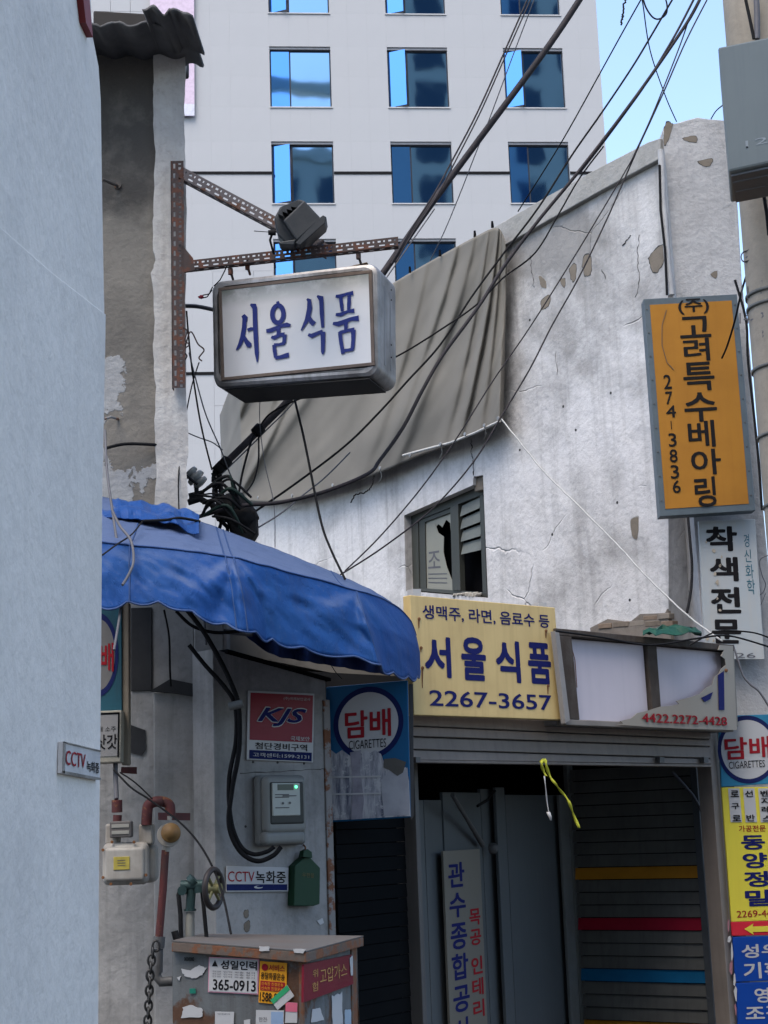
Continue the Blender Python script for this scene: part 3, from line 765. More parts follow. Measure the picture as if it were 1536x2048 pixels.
MB().slab([S(824, 1520, .075), S(1424, 1529, .075), S(1424, 1534, .075), S(824, 1525, .075)], -Sn * .06).build('bottom_rail', slatM, sh, bev=.002)
for u in (832, 1320, 1408):
    MB().slab(Q(S, [(u, 1514), (u + 9, 1514), (u + 9, 1525), (u, 1525)], .10), -Sn * .03).build('rail_bracket', K['steel'], sh)
def vpost(pl, u, v, w, ztop_, off, depth, mat, name='post', par=sh, z0=0):
    a = pl(u, v, off); a2 = pl(u + w, v, off)
    return MB().slab([V((a.x, a.y, z0)), V((a2.x, a2.y, z0)), V((a2.x, a2.y, ztop_)), V((a.x, a.y, ztop_))], -pl.n * depth).build(name, mat, par, bev=.004)
zt_ = S(1430, 1466).z
vpost(S, 1424, 1560, 18, zt_, .04, .10, slatM)
vpost(S, 1413, 1560, 7, zt_ - .1, -.03, .06, K['steel'])
vpost(S, 1445, 1560, 5, zt_, .0, .06, M('dark red strip', (.12, .015, .02, 1), .6), name='red_strip')
vpost(S, 1452, 1560, 16, zt_ + .12, .03, .10, M('old brown post', (.13, .12, .11, 1), .7, .1, .6, None, 5, .2, 40, .5))
# upper parts of the header (closing wall and ceiling of the recess)
hd = MB().slab([S(826, 1225, -.05), S(1430, 1310, -.05), S(1430, 1462, -.05), S(826, 1430, -.05)], -Sn * .08)
hd.build('fascia', K['steel'], sh)
zc = S(1000, 1400).z
P_a = S(640, 1500, -.1); P_b = S(1450, 1500, -.12)
recR = V((P_b.x + .6, P_b.y, 0))
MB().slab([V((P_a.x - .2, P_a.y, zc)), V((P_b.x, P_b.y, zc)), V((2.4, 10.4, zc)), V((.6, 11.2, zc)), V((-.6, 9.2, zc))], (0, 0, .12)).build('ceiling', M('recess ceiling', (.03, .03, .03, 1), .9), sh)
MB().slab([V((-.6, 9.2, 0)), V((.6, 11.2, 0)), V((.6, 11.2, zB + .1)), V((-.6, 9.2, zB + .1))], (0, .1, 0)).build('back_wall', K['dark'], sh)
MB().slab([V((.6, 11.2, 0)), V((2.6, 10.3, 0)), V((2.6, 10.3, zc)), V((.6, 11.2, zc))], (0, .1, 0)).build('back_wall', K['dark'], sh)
# jamb of the left wall and door stile
jambM = rusty('rust streaked white jamb', (.24, .23, .22, 1), .45, 14)
vpost(S, 655, 1700, 13, S(660, 1400).z, .01, .12, jambM, name='door_jamb')

# dark roller shutter
D1 = PlUY(668, 7.25, 836, 7.85)
ds = thing('dark_roller_shutter', 'closed dark roller shutter behind the grey cabinet, left of the grey panels', 'shutter', D1(750, 2048))
dsm = M('blackened shutter', (.006, .007, .008, 1), .9, .0, .4, (.012, .012, .012, 1), 3, .1, 40, 0, 0, .02)
a = D1(672, 1700, -.02); b = D1(834, 1700, -.02)
zz = .3; zt2 = D1(750, 1525).z + .15
k = 0
while zz < zt2:
    q4 = [V((a.x, a.y, zz + .062)), V((b.x, b.y, zz + .062)), V((b.x, b.y, zz)) + D1.n * .004, V((a.x, a.y, zz)) + D1.n * .004]
    MB().slab(q4, -D1.n * .01).build('slat', dsm, ds); zz += .066
vpost(D1, 834, 1700, 8, zt2, .05, .12, K['steel'], name='guide', par=ds)

# grey sheet panels and the narrow vertical sign
D2 = PlUY(840, 8.1, 1142, 10.05)
gp = thing('grey_panel_screen', 'grey sheet metal panels with a diagonal brace closing the middle of the recess', 'panel', D2(980, 2048))
gm = M('blue grey sheet panel', (.085, .095, .10, 1), .55, .1, .4, (.06, .07, .075, 1), 2, .08, 20, .3)
def vpan(pl, u1, u2, vtop, off, mat, name, par, vref=1850, dep=.02, z0=0):
    a = pl(u1, vref, off); b = pl(u2, vref, off); zt = pl((u1 + u2) / 2, vtop, off).z
    return MB().slab([V((a.x, a.y, z0)), V((b.x, b.y, z0)), V((b.x, b.y, zt)), V((a.x, a.y, zt))], -pl.n * dep).build(name, mat, par, bev=.003)
vpan(D2, 842, 856, 1600, .01, gm, 'strip', gp); vpan(D2, 857, 895, 1600, -.02, gm, 'panel', gp); vpan(D2, 896, 972, 1585, -.01, gm, 'panel', gp)
vpan(D2, 973, 1003, 1578, -.03, gm, 'panel', gp); vpan(D2, 1004, 1022, 1575, .02, gm, 'strip', gp); vpan(D2, 1023, 1132, 1590, -.015, gm, 'panel', gp)
vpan(D2, 1133, 1150, 1590, .03, M('stile metal', (.16, .17, .165, 1), .5, .2, .4), 'stile', gp)
MB().tube([D2(905, 1590, .12), D2(935, 1640, .06), D2(965, 1690, .02)], [.012, .012, .016], 8).lathe(D2(981, 1697, .02), D2.n, [(0, .03), (.03, .03), (.04, .018)], 12).build('brace', K['steel'], gp)
MB().tube([D2(955, 1612, .1), D2(975, 1600, .1), D2(990, 1582, .1)], .008, 6).build('hook', K['cable'], gp)
vpx = [(892, 1700), (962, 1700), (975, 2075), (900, 2075)]
D3 = PlUY(840, 8.04, 1142, 9.99)
a = D3(892, 1850); b = D3(966, 1850)
vsg = thing('vertical_sign', 'narrow cream vertical sign with navy and red Korean letters inside the recess', 'sign', D3(930, 2048))
zt3 = D3(925, 1700).z; zb3 = D3(930, 2090).z
q = [V((a.x, a.y, zt3)), V((b.x, b.y, zt3)), V((b.x, b.y, zb3)), V((a.x, a.y, zb3))]
MB().slab(q, -D3.n * .012).build('panel', M('cream sign sheet', (.155, .145, .12, 1), .5, 0, .3, (.14, .13, .11, 1), 3, .04, 20, .25), vsg)
tv = lambda v: (v - 1700) / 390
for ch, (v0, v1) in zip('관수종합공사', ((1724, 1775), (1786, 1836), (1847, 1900), (1908, 1960), (1972, 2024), (2035, 2086))):
    lettering(ch, q, (.10, tv(v0), .54, tv(v1)), K['ink'], vsg, .03)
for ch, (v0, v1) in zip('목공인테리', ((1823, 1857), (1865, 1898), (1921, 1957), (1965, 2000), (2009, 2044))):
    lettering(ch, q, (.62, tv(v0), .93, tv(v1)), K['redink'], vsg, .03)

# striped roller shutter
D4 = PlUY(1150, 10.0, 1402, 9.55)
ss = thing('striped_roller_shutter', 'closed grey roller shutter with yellow, red and blue painted slats on the right', 'shutter', D4(1280, 2048))
stc = {'g': M('shutter grey', (.14, .14, .13, 1), .5, .1, .45, (.05, .05, .05, 1), 3, .05, 30, .35), 'y': M('shutter yellow', sr(190, 130, 36), .5, 0, .4), 'r': M('shutter red', sr(160, 22, 50), .5, 0, .35), 'b': M('shutter blue', sr(18, 104, 150), .5, 0, .35)}
z_hi = D4(1270, 1739).z; z_lo = D4(1270, 1755).z
zy = D4(1270, 1733).z; zr_ = D4(1270, 1835).z; pit = (zy - zr_) / 4
a = D4(1148, 1850); b = D4(1406, 1850)
for k in range(-8, 26):
    zt = zy - k * pit
    if zt - pit < .05 or zt > 2.7: continue
    c = 'y' if k % 12 == 0 else 'r' if k % 12 == 4 else 'b' if k % 12 == 8 else 'g'
    if k < 0: c = 'g'
    if k == -12 or k == -4: c = 'g'
    q4 = [V((a.x, a.y, zt - .003)), V((b.x, b.y, zt - .003)), V((b.x, b.y, zt - pit + .003)) + D4.n * .014, V((a.x, a.y, zt - pit + .003)) + D4.n * .014]
    MB().slab(q4, -D4.n * .012).build('slat', stc[c], ss)
vpost(D4, 1143, 1850, 9, 2.7, .04, .08, M('guide metal', (.17, .18, .17, 1), .5, .2, .4), name='guide', par=ss)
vpost(D4, 1402, 1850, 14, 2.7, .04, .08, M('guide metal dark', (.10, .11, .12, 1), .5, .2, .4), name='guide', par=ss)
MB().tube([D4(1345, 1545, .12), D4(1385, 1590, .10), D4(1408, 1630, .08)], .010, 6).build('stay_bar', K['greycable'], ss)

# yellow shop sign
SP = S
ypx2 = [(820, 1190), (1110, 1215), (1127, 1440), (828, 1430)]
ysM = M('cream yellow sign paint', sr(200, 174, 118), .45, 0, .4, sr(160, 132, 84), 3, .05, 20, .35)
yg, q = sign('yellow_shop_sign', 'cream yellow square shop sign with navy Korean letters beside the blue awning', S, ypx2, ysM, th=.05, off=.20, bev=.004)
lettering('생맥주, 라면, 음료수 등', q, bx_in(ypx2, 842, 1209, 1098, 1258), K['ink'], yg, .022)
s0, t0 = inv_s(ypx2, 842, 1209)
for ch, bxx in zip('서울식품', ((845, 1272, 898, 1357), (914, 1273, 967, 1363), (982, 1280, 1037, 1367), (1048, 1284, 1103, 1370))):
    lettering(ch, q, bx_in(ypx2, *bxx), K['ink'], yg, .045)
lettering('2267-3657', q, bx_in(ypx2, 855, 1380, 1102, 1421), K['ink'], yg, .018)
rs = M('rust streak', (.16, .07, .03, 1), .8)
for (u, v, l) in ((838, 1238, 18), (842, 1296, 8), (845, 1336, 40), (1092, 1262, 14), (1096, 1372, 16), (1046, 1340, 0)):
    if l: MB().slab([S(u - 1.6, v, .203), S(u + 1.6, v, .203), S(u + .6, v + l, .203), S(u - .4, v + l, .203)], -Sn * .001).lathe(S(u, v, .2), Sn, [(0, .009), (.005, .007)], 8).build('rusty_screw', rs, yg)
for u, v in ((834, 1178), (1085, 1205)):
    MB().slab(Q(S, [(u - 8, v), (u + 8, v), (u + 8, v + 30), (u - 8, v + 30)], .14), -Sn * .04).build('bracket', whe, yg)

# broken light box sign
bl = thing('broken_sign_box', 'long wooden framed sign box with its torn face showing blank lilac panels', 'sign', S(1300, 1462))
fpx = [(1112, 1256), (1468, 1290), (1477, 1464), (1132, 1450)]
fq = Q(S, fpx, .22)
brn = M('weathered brown timber', (.05, .038, .03, 1), .85, 0, .5, (.10, .09, .08, 1), 8, .4, 60, .4)
lil = M('lilac grey backing sheet', (.50, .46, .50, 1), .5, 0, .22, (.36, .34, .38, 1), 2.5, .03, 20, .2)
MB().slab(sub(fq, .01, .02, .99, .99, -.06), -Sn * .10).build('back_box', K['steel'], bl)
for (a, b, c, d, mt, nm) in ((.0, 0, 1, .075, brn, 'top_rail'), (.0, .94, .97, 1, M('dirty white rail', (.20, .18, .16, 1), .7, 0, .5), 'bottom_rail'), (0, .075, .075, .94, brn, 'end_rail'), (.955, .075, 1, .94, M('pale frame end', (.19, .175, .15, 1), .7, 0, .5), 'end_rail'), (.495, .075, .548, .93, brn, 'mullion')):
    MB().slab(sub(fq, a, b, c, d, .0 if nm != 'mullion' else -.02), -Sn * .06).build(nm, mt, bl, bev=.004)
MB().slab(sub(fq, .085, .085, .49, .93, -.045), -Sn * .004).build('lilac_panel', lil, bl)
MB().slab(sub(fq, .552, .085, .953, .93, -.045), -Sn * .004).build('lilac_panel', lil, bl)
MB().slab([S(1110, 1262, .25), S(1118, 1262, .25), S(1140, 1440, .25), S(1131, 1446, .25)], -Sn * .03).build('loose_batten', M('loose grey batten', (.25, .24, .23, 1), .8), bl)
beige = M('dirty beige acrylic', (.25, .225, .185, 1), .45, 0, .35, (.26, .22, .18, 1), 3, .04, 20, .3)
torn = [(1232, 1449), (1246, 1447), (1240, 1442), (1262, 1437), (1275, 1426), (1300, 1420), (1322, 1413), (1340, 1412), (1358, 1408), (1352, 1402), (1378, 1395), (1400, 1388), (1412, 1376), (1424, 1370), (1428, 1354), (1438, 1348), (1442, 1338), (1452, 1330), (1450, 1318), (1442, 1312), (1448, 1300), (1436, 1300), (1440, 1290), (1466, 1292), (1474, 1460), (1380, 1458), (1300, 1454)]
MB().slab([S(u, v, .232) for u, v in torn], -Sn * .004).build('torn_face', beige, bl)
lettering('4422.2272-4428', fq, bx_in(fpx, 1268, 1426, 1446, 1452), K['redink'], bl, .015, off=.016)
MB().slab([S(u, v, .237) for u, v in ((1436, 1350), (1448, 1342), (1449, 1420), (1438, 1420))], -Sn * .001).build('lettering', K['ink'], bl)
MB().slab([S(u, v, .237) for u, v in ((1402, 1396), (1426, 1384), (1421, 1398), (1410, 1404))], -Sn * .001).build('lettering', K['ink'], bl)
MB().lathe(S(1452, 1341, .235), Sn, [(0, .012), (.008, .009)], 8).build('rust_spot', rs, bl)
MB().tube([S(1140, 1282, .18), S(1150, 1320, .18), S(1154, 1375, .18)], .0025, 4).build('rust_drip', rs, bl)
# green tarp scrap lying on top of the box
tr_ = []
for i in range(8):
    tr_.append([S(1286 + j * 13, 1262 - 16 * math.sin(j / 9 * 3.1) * (1 - abs(i - 3.5) / 5) + i * 1.2 + random.uniform(-6, 6), .02 + i * .04 + random.uniform(-.03, .03)) for j in range(10)])
MB().grid(tr_, False).build('green_tarp_scrap', M('green tarp', (.006, .055, .035, 1), .6), None, solid=.004, label='crumpled green tarp scrap lying on top of the broken sign box', cat='tarp')

# ------------------------------------------------------------------ left shop wall with meter
lowM = plaster('grey painted shop wall', (.30, .295, .285, 1), (.085, .083, .08, 1), (.11, .08, .06, 1), d=(.42, .76), ds=2.2, dk=.75, pt=.72, ps=3.2, streak=.6, bump=.45, fine=.3)
sw = thing('left_shop_wall', 'grimy grey shop wall under the blue awning holding the meter and notices', 'wall', S(560, 2048))
a = S(430, 1700); b = S(660, 1700); ztw = S(600, 1352).z
MB().slab([V((a.x, a.y, 0)), V((b.x, b.y, 0)), V((b.x, b.y, S(660, 1362).z)), V((a.x, a.y, S(460, 1300).z))], -Sn * .15).build('wall', lowM, sw, bev=.004)
MB().slab([S(455, 1298, .02), S(662, 1356, .02), S(662, 1362, .02), S(455, 1306, .02)], -Sn * .06).build('top_strip', K['dark'], sw)
crack([(480, 1546), (560, 1543), (640, 1538), (655, 1536)], S, sw, .004, 'joint')
for u, v in ((506, 1524), (555, 1525), (608, 1527), (491, 1653)): MB().lathe(S(u, v, .0), Sn, [(0, .006), (.003, .005)], 7).build('screw_hole', rimM, sw)
patch(sw, S, [(634, 1842), (645, 1836), (648, 1846), (640, 1850)], .004, K['white'], name='paint_flake')
patch(sw, S, [(488, 1824), (496, 1820), (497, 1832), (491, 1836)], .003, peelM, name='stain'); patch(sw, S, [(489, 1848), (499, 1842), (499, 1860), (491, 1862)], .003, peelM, name='stain')
# beige tube/parapet visible above the shop wall
MB().slab([S(380, 1228, -.25), S(830, 1350, -.25), S(830, 1378, -.25), S(380, 1290, -.25)], -Sn * .1).build('beige_band', M('beige tarp roll', (.30, .27, .22, 1), .8, 0, .4), sw)
L1 = front(6.86)
lw2 = thing('left_alley_wall', 'pale grey ribbed wall with pilaster behind the gas meter', 'wall', L1(330, 2048))
def fpan(u1, u2, v1, Y, mat, name, par, dep=.08, z0=0, vref=1750, bev=.005):
    a = PY(u1, vref, Y); b = PY(u2, vref, Y); zt = PY((u1 + u2) / 2, v1, Y).z
    return MB().bb((a.x, Y, z0), (b.x, Y + dep, zt)).build(name, mat, par, bev=bev)
fpan(120, 392, 1150, 6.90, lowM, 'wall', lw2, .3); fpan(392, 453, 1170, 6.82, lowM, 'pilaster', lw2, .3)
fpan(400, 420, 1392, 6.80, lowM, 'rib', lw2, .03); fpan(428, 440, 1392, 6.80, lowM, 'rib', lw2, .03)
fpan(308, 395, 1385, 6.87, lowM, 'raised_panel', lw2, .04)
darkM = M('near black matt', (.035, .036, .038, 1), .95, 0, .5, None, 8, .3, 40)
fpan(262, 305, 1215, 6.892, darkM, 'dark_board', lw2, .005, 2.25)  # thin near-black patch high on the wall
MB().slab([PY(300, 1382, 6.84), PY(340, 1358, 6.84), PY(400, 1370, 6.84), PY(448, 1400, 6.78), PY(440, 1412, 6.78), PY(390, 1393, 6.84), PY(340, 1385, 6.84)], (0, .04, 0)).build('dark_ledge', darkM, lw2)
MB().slab([PY(262, 1450, 6.893), PY(290, 1460, 6.893), PY(291, 1500, 6.893), PY(283, 1512, 6.893), PY(260, 1506, 6.893)], (0, .005, 0)).build('near_black_patch', darkM, lw2)
for (u, v) in ((424, 1420), (423, 1480), (421, 1560), (420, 1640), (430, 1572)):
    MB().slab([PY(u - 2, v, 6.795), PY(u + 3, v + 4, 6.795), PY(u + 2, v + 22, 6.795), PY(u - 1, v + 26, 6.795), PY(u - 3, v + 12, 6.795)], (0, .004, 0)).build('rust_flake', rs, lw2)
# old signs at the left
L3 = front(6.55)
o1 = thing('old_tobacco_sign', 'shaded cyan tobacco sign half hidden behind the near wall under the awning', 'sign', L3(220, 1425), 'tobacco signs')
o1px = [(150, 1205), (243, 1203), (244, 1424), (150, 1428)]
q = Q(L3, o1px); MB().slab(q, (0, .04, 0)).build('panel', M('cyan enamel darkened for shade', sr(32, 78, 92), .6, 0, .6, (.02, .04, .05, 1), 6, .1, 30, .5), o1, bev=.003)  # panel colour darkened so the deep-set sign looks shaded
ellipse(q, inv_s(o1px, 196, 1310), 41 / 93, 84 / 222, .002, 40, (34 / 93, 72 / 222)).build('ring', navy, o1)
shaded_w = M('white enamel darkened for shade', (.15, .145, .14, 1), .6, 0, .5)  # disc white darkened along with the panel for the same shade
ellipse(q, inv_s(o1px, 196, 1310), 34 / 93, 72 / 222, .002, 40).build('disc', shaded_w, o1)
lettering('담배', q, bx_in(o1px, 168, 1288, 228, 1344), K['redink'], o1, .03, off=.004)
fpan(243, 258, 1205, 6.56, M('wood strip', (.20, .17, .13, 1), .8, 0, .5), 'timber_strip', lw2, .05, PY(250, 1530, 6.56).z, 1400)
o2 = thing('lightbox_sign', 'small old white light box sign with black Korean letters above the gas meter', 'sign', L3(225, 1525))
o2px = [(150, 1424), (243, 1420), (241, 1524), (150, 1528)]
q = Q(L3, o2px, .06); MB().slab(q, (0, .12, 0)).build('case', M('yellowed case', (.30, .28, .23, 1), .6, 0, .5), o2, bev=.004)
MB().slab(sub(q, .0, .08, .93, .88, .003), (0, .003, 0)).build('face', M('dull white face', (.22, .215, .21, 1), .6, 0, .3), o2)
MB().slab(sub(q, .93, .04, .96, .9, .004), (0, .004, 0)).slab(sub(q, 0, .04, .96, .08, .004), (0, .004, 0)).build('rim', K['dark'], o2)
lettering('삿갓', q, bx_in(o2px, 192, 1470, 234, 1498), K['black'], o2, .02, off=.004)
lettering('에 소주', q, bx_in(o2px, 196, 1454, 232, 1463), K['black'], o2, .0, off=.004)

# security notice, tobacco plate, CCTV plate
kpx = [(497, 1381), (629, 1387), (626, 1525), (494, 1519)]
ks, q = sign('security_sign', 'red and white security company notice plate above the electric meter', S, kpx, whe, th=.006, off=.012, bev=.001)
kr = M('crimson print', sr(125, 18, 40), .4, 0, .15)
MB().slab(sub(q, .03, .03, .975, .715, .0015), -Sn * .001).build('red_field', kr, ks)
MB().slab(sub(q, .03, .86, .975, .985, .0015), -Sn * .001).build('blue_field', navy, ks)
lettering('KJS', q, (.12, .22, .885, .52), whe, ks, .055, .35, off=.003)
lettering('KJS', q, (.135, .235, .87, .505), K['ink'], ks, .03, .35, off=.004)
lettering('(주)국제보안공사', q, (.52, .07, .93, .12), whe, ks, 0, off=.003)
lettering('국제보안', q, (.64, .635, .93, .70), whe, ks, .01, off=.003)
lettering('첨단경비구역', q, (.11, .745, .90, .845), K['black'], ks, .02)
lettering('고객센터:1599-2131', q, (.08, .895, .93, .955), whe, ks, .01, off=.003)

T1 = PlUY(653, 7.22, 820, 7.16)
tpx1 = [(652, 1374), (816, 1360), (822, 1635), (655, 1645)]
ts = thing('tobacco_sign', 'blue tobacco sign with torn posters pasted on its lower half by the dark doorway', 'sign', T1(740, 1640), 'tobacco signs')
q = Q(T1, tpx1)
tblue = M('mid blue enamel', sr(14, 84, 126), .35, 0, .25, sr(20, 70, 110), 3, .03, 20, .2)
MB().slab(q, V((0, .015, 0))).build('panel', tblue, ts, bev=.006)
tobacco(ts, q, inv_s(tpx1, 737, 1447), (70 / 165, 73 / 272), (60 / 165, 62 / 272), bx_in(tpx1, 690, 1424, 783, 1473), bx_in(tpx1, 698, 1483, 773, 1495), K['redink'])
def torn_mat():
    t = NT('torn poster layers'); t.set(Roughness=.85)
    a = t.noise(9, 6, .7, t.mapping((3, 1, .5))); c = t.mix(t.ramp(a, .42, .66), (.42, .42, .44, 1), (.07, .08, .12, 1))
    c = t.mix(t.ramp(t.noise(16, 8, .7), .54, .6), c, (.44, .44, .45, 1)); c = t.mix(t.ramp(t.noise(5, 4), .58, .62), c, (.10, .095, .085, 1))
    t.base(c); t.bump(t.noise(30, 5), .4, .004); return t.m
tm = torn_mat()
top = [(655, 1510), (660, 1498), (672, 1508), (684, 1500), (700, 1512), (712, 1500), (722, 1508), (732, 1500), (741, 1506), (750, 1500), (762, 1508), (768, 1524), (780, 1530), (800, 1538), (812, 1534), (818, 1560)]
def wpatch(pts, mat, nm, off): return MB().slab([T1(u, v, off) for u, v in pts], (0, .002, 0)).build(nm, mat, ts)
wpatch(top + [(821, 1632), (657, 1641)], tm, 'torn_poster', .005)
wpatch([(768, 1518), (790, 1516), (812, 1524), (806, 1545), (795, 1552), (778, 1540), (767, 1535)], M('grey torn card', (.10, .095, .085, 1), .9), 'torn_card', .008)
wpatch([(762, 1560), (780, 1540), (792, 1552), (815, 1535), (819, 1600), (818, 1630), (768, 1632), (764, 1590)], M('pale torn poster', (.34, .345, .37, 1), .85, 0, .5, (.2, .2, .22, 1), 12), 'torn_poster', .007)
wpatch([(700, 1505), (722, 1500), (720, 1540), (728, 1600), (724, 1638), (702, 1639), (706, 1570)], M('smeared torn strip', (.27, .26, .30, 1), .85, 0, .7, None, 14), 'torn_poster', .0075)
for v in (1553, 1587): wpatch([(662, v), (762, v - 2), (762, v + 1), (662, v + 3)], whe, 'tape_line', .009)
MB().slab(Q(T1, [(818, 1368), (826, 1368), (828, 1632), (822, 1640)], -.03), V((0, .06, 0))).build('mounting_rail', K['steel'], ts)

c2px = [(453, 1732), (577, 1735), (577, 1783), (453, 1784)]
c2, q = sign('cctv_sign', 'white CCTV notice plate with blue band below the electric meter', S, c2px, whe, th=.006, off=.012, bev=.002)
MB().slab(sub(q, .0, .70, .975, .945, .0015), -Sn * .001).build('blue_band', navy, c2)
lettering('CCTV', q, (.02, .20, .44, .60), K['redink'], c2, .0)
lettering('녹화중', q, (.46, .16, .95, .66), K['black'], c2, .02)
ellipse(q, (.50, .815), .07, .06, .003, 20).build('emblem', whe, c2); ellipse(q, (.52, .79), .05, .03, .0034, 20).build('emblem_gap', navy, c2)
lettering('SECOM', q, (.35, .79, .42, .84), whe, c2, 0) if False else None

# electric meter
em = thing('electric_meter', 'grey rounded electric meter with clear window on the shop wall', 'meter', S(565, 1695))
mpl = S
def rbox(pl, u1, v1, u2, v2, off, dep, mat, name, par, rad, seg=5):
    q = Q(pl, [(u1, v1), (u2, v1), (u2, v2), (u1, v2)], off)
    q[3] = V((q[0].x, q[0].y, q[3].z)); q[2] = V((q[1].x, q[1].y, q[2].z)); q[1] = V((q[1].x, q[1].y, q[0].z)); q[2].z = q[3].z
    o = MB().slab(q, -pl.n * dep).build(name, mat, par, bev=rad, seg=seg); return o, q
mc = M('meter housing grey', (.20, .205, .19, 1), .45, 0, .3, (.15, .15, .14, 1), 4, .04, 20, .3)
rbox(S, 518, 1550, 612, 1693, .05, .05, M('meter back', (.16, .17, .165, 1), .5), 'back_case', em, .02)
rbox(S, 532, 1552, 614, 1668, .09, .05, mc, 'cover', em, .03)
rbox(S, 530, 1664, 612, 1690, .09, .05, mc, 'terminal_cover', em, .02)
rbox(S, 540, 1563, 608, 1650, .094, .02, M('smoked window', (.035, .038, .035, 1), .4), 'window', em, .012)
_, q = rbox(S, 545, 1566, 600, 1632, .100, .01, M('meter face', (.40, .42, .38, 1), .5, 0, .3), 'face', em, .004)
MB().slab(sub(q, .18, .04, .75, .22, .002), -Sn * .002).build('display', M('lcd', (.09, .11, .09, 1), .3), em)
led = M('green led', (.1, .6, .3, 1), .4); led.node_tree.nodes['Principled BSDF'].inputs['Emission Color'].default_value = (.1, 1, .4, 1); led.node_tree.nodes['Principled BSDF'].inputs['Emission Strength'].default_value = .8
ellipse(q, (.84, .12), .05, .045, .003, 12).build('indicator_light', led, em)
ellipse(q, (.35, .62), .045, .04, .003, 12).build('port', K['steel'], em); ellipse(q, (.60, .61), .045, .04, .003, 12).build('port', K['steel'], em)
for k, (a, b) in enumerate(((.08, .34), (.08, .42), (.35, .38), (.08, .74))):
    MB().slab(sub(q, a, b, a + .5, b + .03, .002), -Sn * .001).build('printed_line', K['steel'], em)
# green box
gb = thing('green_mail_box', 'small dark green metal box with sloped top hanging by the rusty jamb', 'box', S(615, 1812))
gpx = [(590, 1732), (612, 1712), (618, 1712), (641, 1736), (640, 1808), (628, 1812), (588, 1812)]
gq = [S(u, v, .045) for u, v in gpx]
gg = M('dark green paint', (.010, .042, .020, 1), .5, 0, .3, (.01, .04, .02, 1), 8, .1, 40, .3)
MB().slab(gq, -Sn * .045).build('case', gg, gb, bev=.004)
MB().slab([S(606, 1714, .06), S(608, 1702, .06), S(616, 1698, .06), S(624, 1704, .06), S(625, 1716, .06)], -Sn * .03).build('hanger', gg, gb, bev=.002)
MB().tube([S(610, 1702, .05), S(611, 1694, .03), S(607, 1690, .0)], .004, 6).build('wire_loop', rs, gb)
lettering('우편물', [S(604, 1745, .045), S(628, 1747, .045), S(628, 1756, .045), S(604, 1754, .045)], (0, 0, 1, 1), M('faded gold', (.12, .10, .04, 1), .6), gb, 0)

# gas meter
gM = front(6.5)
gmt = thing('gas_meter', 'dirty cream gas meter with rounded case and yellow sticker', 'meter', gM(255, 1770))
gc = M('cream meter enamel', (.32, .30, .265, 1), .5, 0, .5, (.12, .10, .085, 1), 9, .1, 40, .4)
rbox(gM, 212, 1690, 312, 1769, -.02, .10, gc, 'back_case', gmt, .03)
rbox(gM, 203, 1686, 296, 1772, .04, .06, gc, 'front_case', gmt, .028)
rbox(gM, 209, 1696, 288, 1764, .052, .03, gc, 'raised_face', gmt, .014)
_, q = rbox(gM, 227, 1714, 259, 1740, .056, .005, M('yellow sticker', sr(165, 150, 70), .5, 0, .5, None, 20), 'sticker', gmt, .001)
for k in range(3): MB().slab(sub(q, .25, .25 + k * .2, .75, .30 + k * .2, .001), (0, .001, 0)).build('printed_line', K['steel'], gmt)
rbox(gM, 210, 1648, 236, 1690, .0, .08, gc, 'inlet_neck', gmt, .01); rbox(gM, 277, 1648, 305, 1690, .0, .08, gc, 'outlet_neck', gmt, .01)
rbox(gM, 219, 1643, 262, 1676, .05, .06, M('meter register', (.10, .09, .085, 1), .5, 0, .4), 'register', gmt, .006)
for v in (1649, 1662): rbox(gM, 223, v, 258, v + 7, .053, .004, M('register strip', (.26, .25, .22, 1), .5), 'register_strip', gmt, .001)
for (u, v) in ((206, 1700), (206, 1755), (224, 1684), (268, 1684), (222, 1768), (262, 1768), (292, 1750)):
    MB().lathe(gM(u, v, .042), (0, -1, 0), [(0, .007), (.006, .006)], 6).build('screw', rs, gmt)
redp = M('faded red pipe', (.085, .02, .02, 1), .7, 0, .8, (.035, .022, .02, 1), 14, .3, 60, .6, .25, .3, None, 12)
gpi = thing('gas_pipe', 'red painted gas pipe bending over to the meter and down behind the cabinet', 'pipe', gM(315, 2048))
def arc(c, r, a0, a1, Y, n=8):
    return [PY(c[0] + r[0] * math.cos(math.radians(lerp(a0, a1, k / n))), c[1] - r[1] * math.sin(math.radians(lerp(a0, a1, k / n))), Y) for k in range(n + 1)]
MB().tube([PY(293, 1650, 6.5), PY(294, 1625, 6.5)] + arc((317, 1617), (22, 14), 180, 90, 6.5) + arc((322, 1615), (18, 12), 90, 0, 6.52) + [PY(341, 1632, 6.52)], .022, 10).build('elbow', redp, gpi)
MB().tube([PY(234, 1648, 6.5), PY(235, 1630, 6.5)], .018, 10).tube([PY(234, 1625, 6.5), PY(234, 1600, 6.5)], .022, 10).build('nipple', redp, gpi)
MB().tube([PY(233, 1598, 6.5), PY(231, 1545, 6.55), PY(231, 1500, 6.6)], .010, 8).build('riser', K['greycable'], gpi)
MB().tube([PY(331, 1700, 6.5), PY(326, 1780, 6.5), PY(318, 1875, 6.5)], .016, 12).build('down_pipe', redp, gpi)
MB().tube([PY(319, 1873, 6.5), PY(317, 1896, 6.5)], .024, 12).tube([PY(317, 1898, 6.5), PY(316, 1945, 6.5)], .019, 10).build('coupling', K['steel'], gpi)
MB().tube([PY(315, 1930, 6.5), PY(313, 1952, 6.5), PY(322, 1964, 6.5), PY(345, 1962, 6.5)], .020, 10).build('lower_elbow', K['steel'], gpi)
MB().slab([PY(316, 1625, 6.44), PY(380, 1626, 6.6), PY(380, 1641, 6.6), PY(316, 1640, 6.44)], (0, .012, 0)).build('pipe_bracket', redp, gpi)
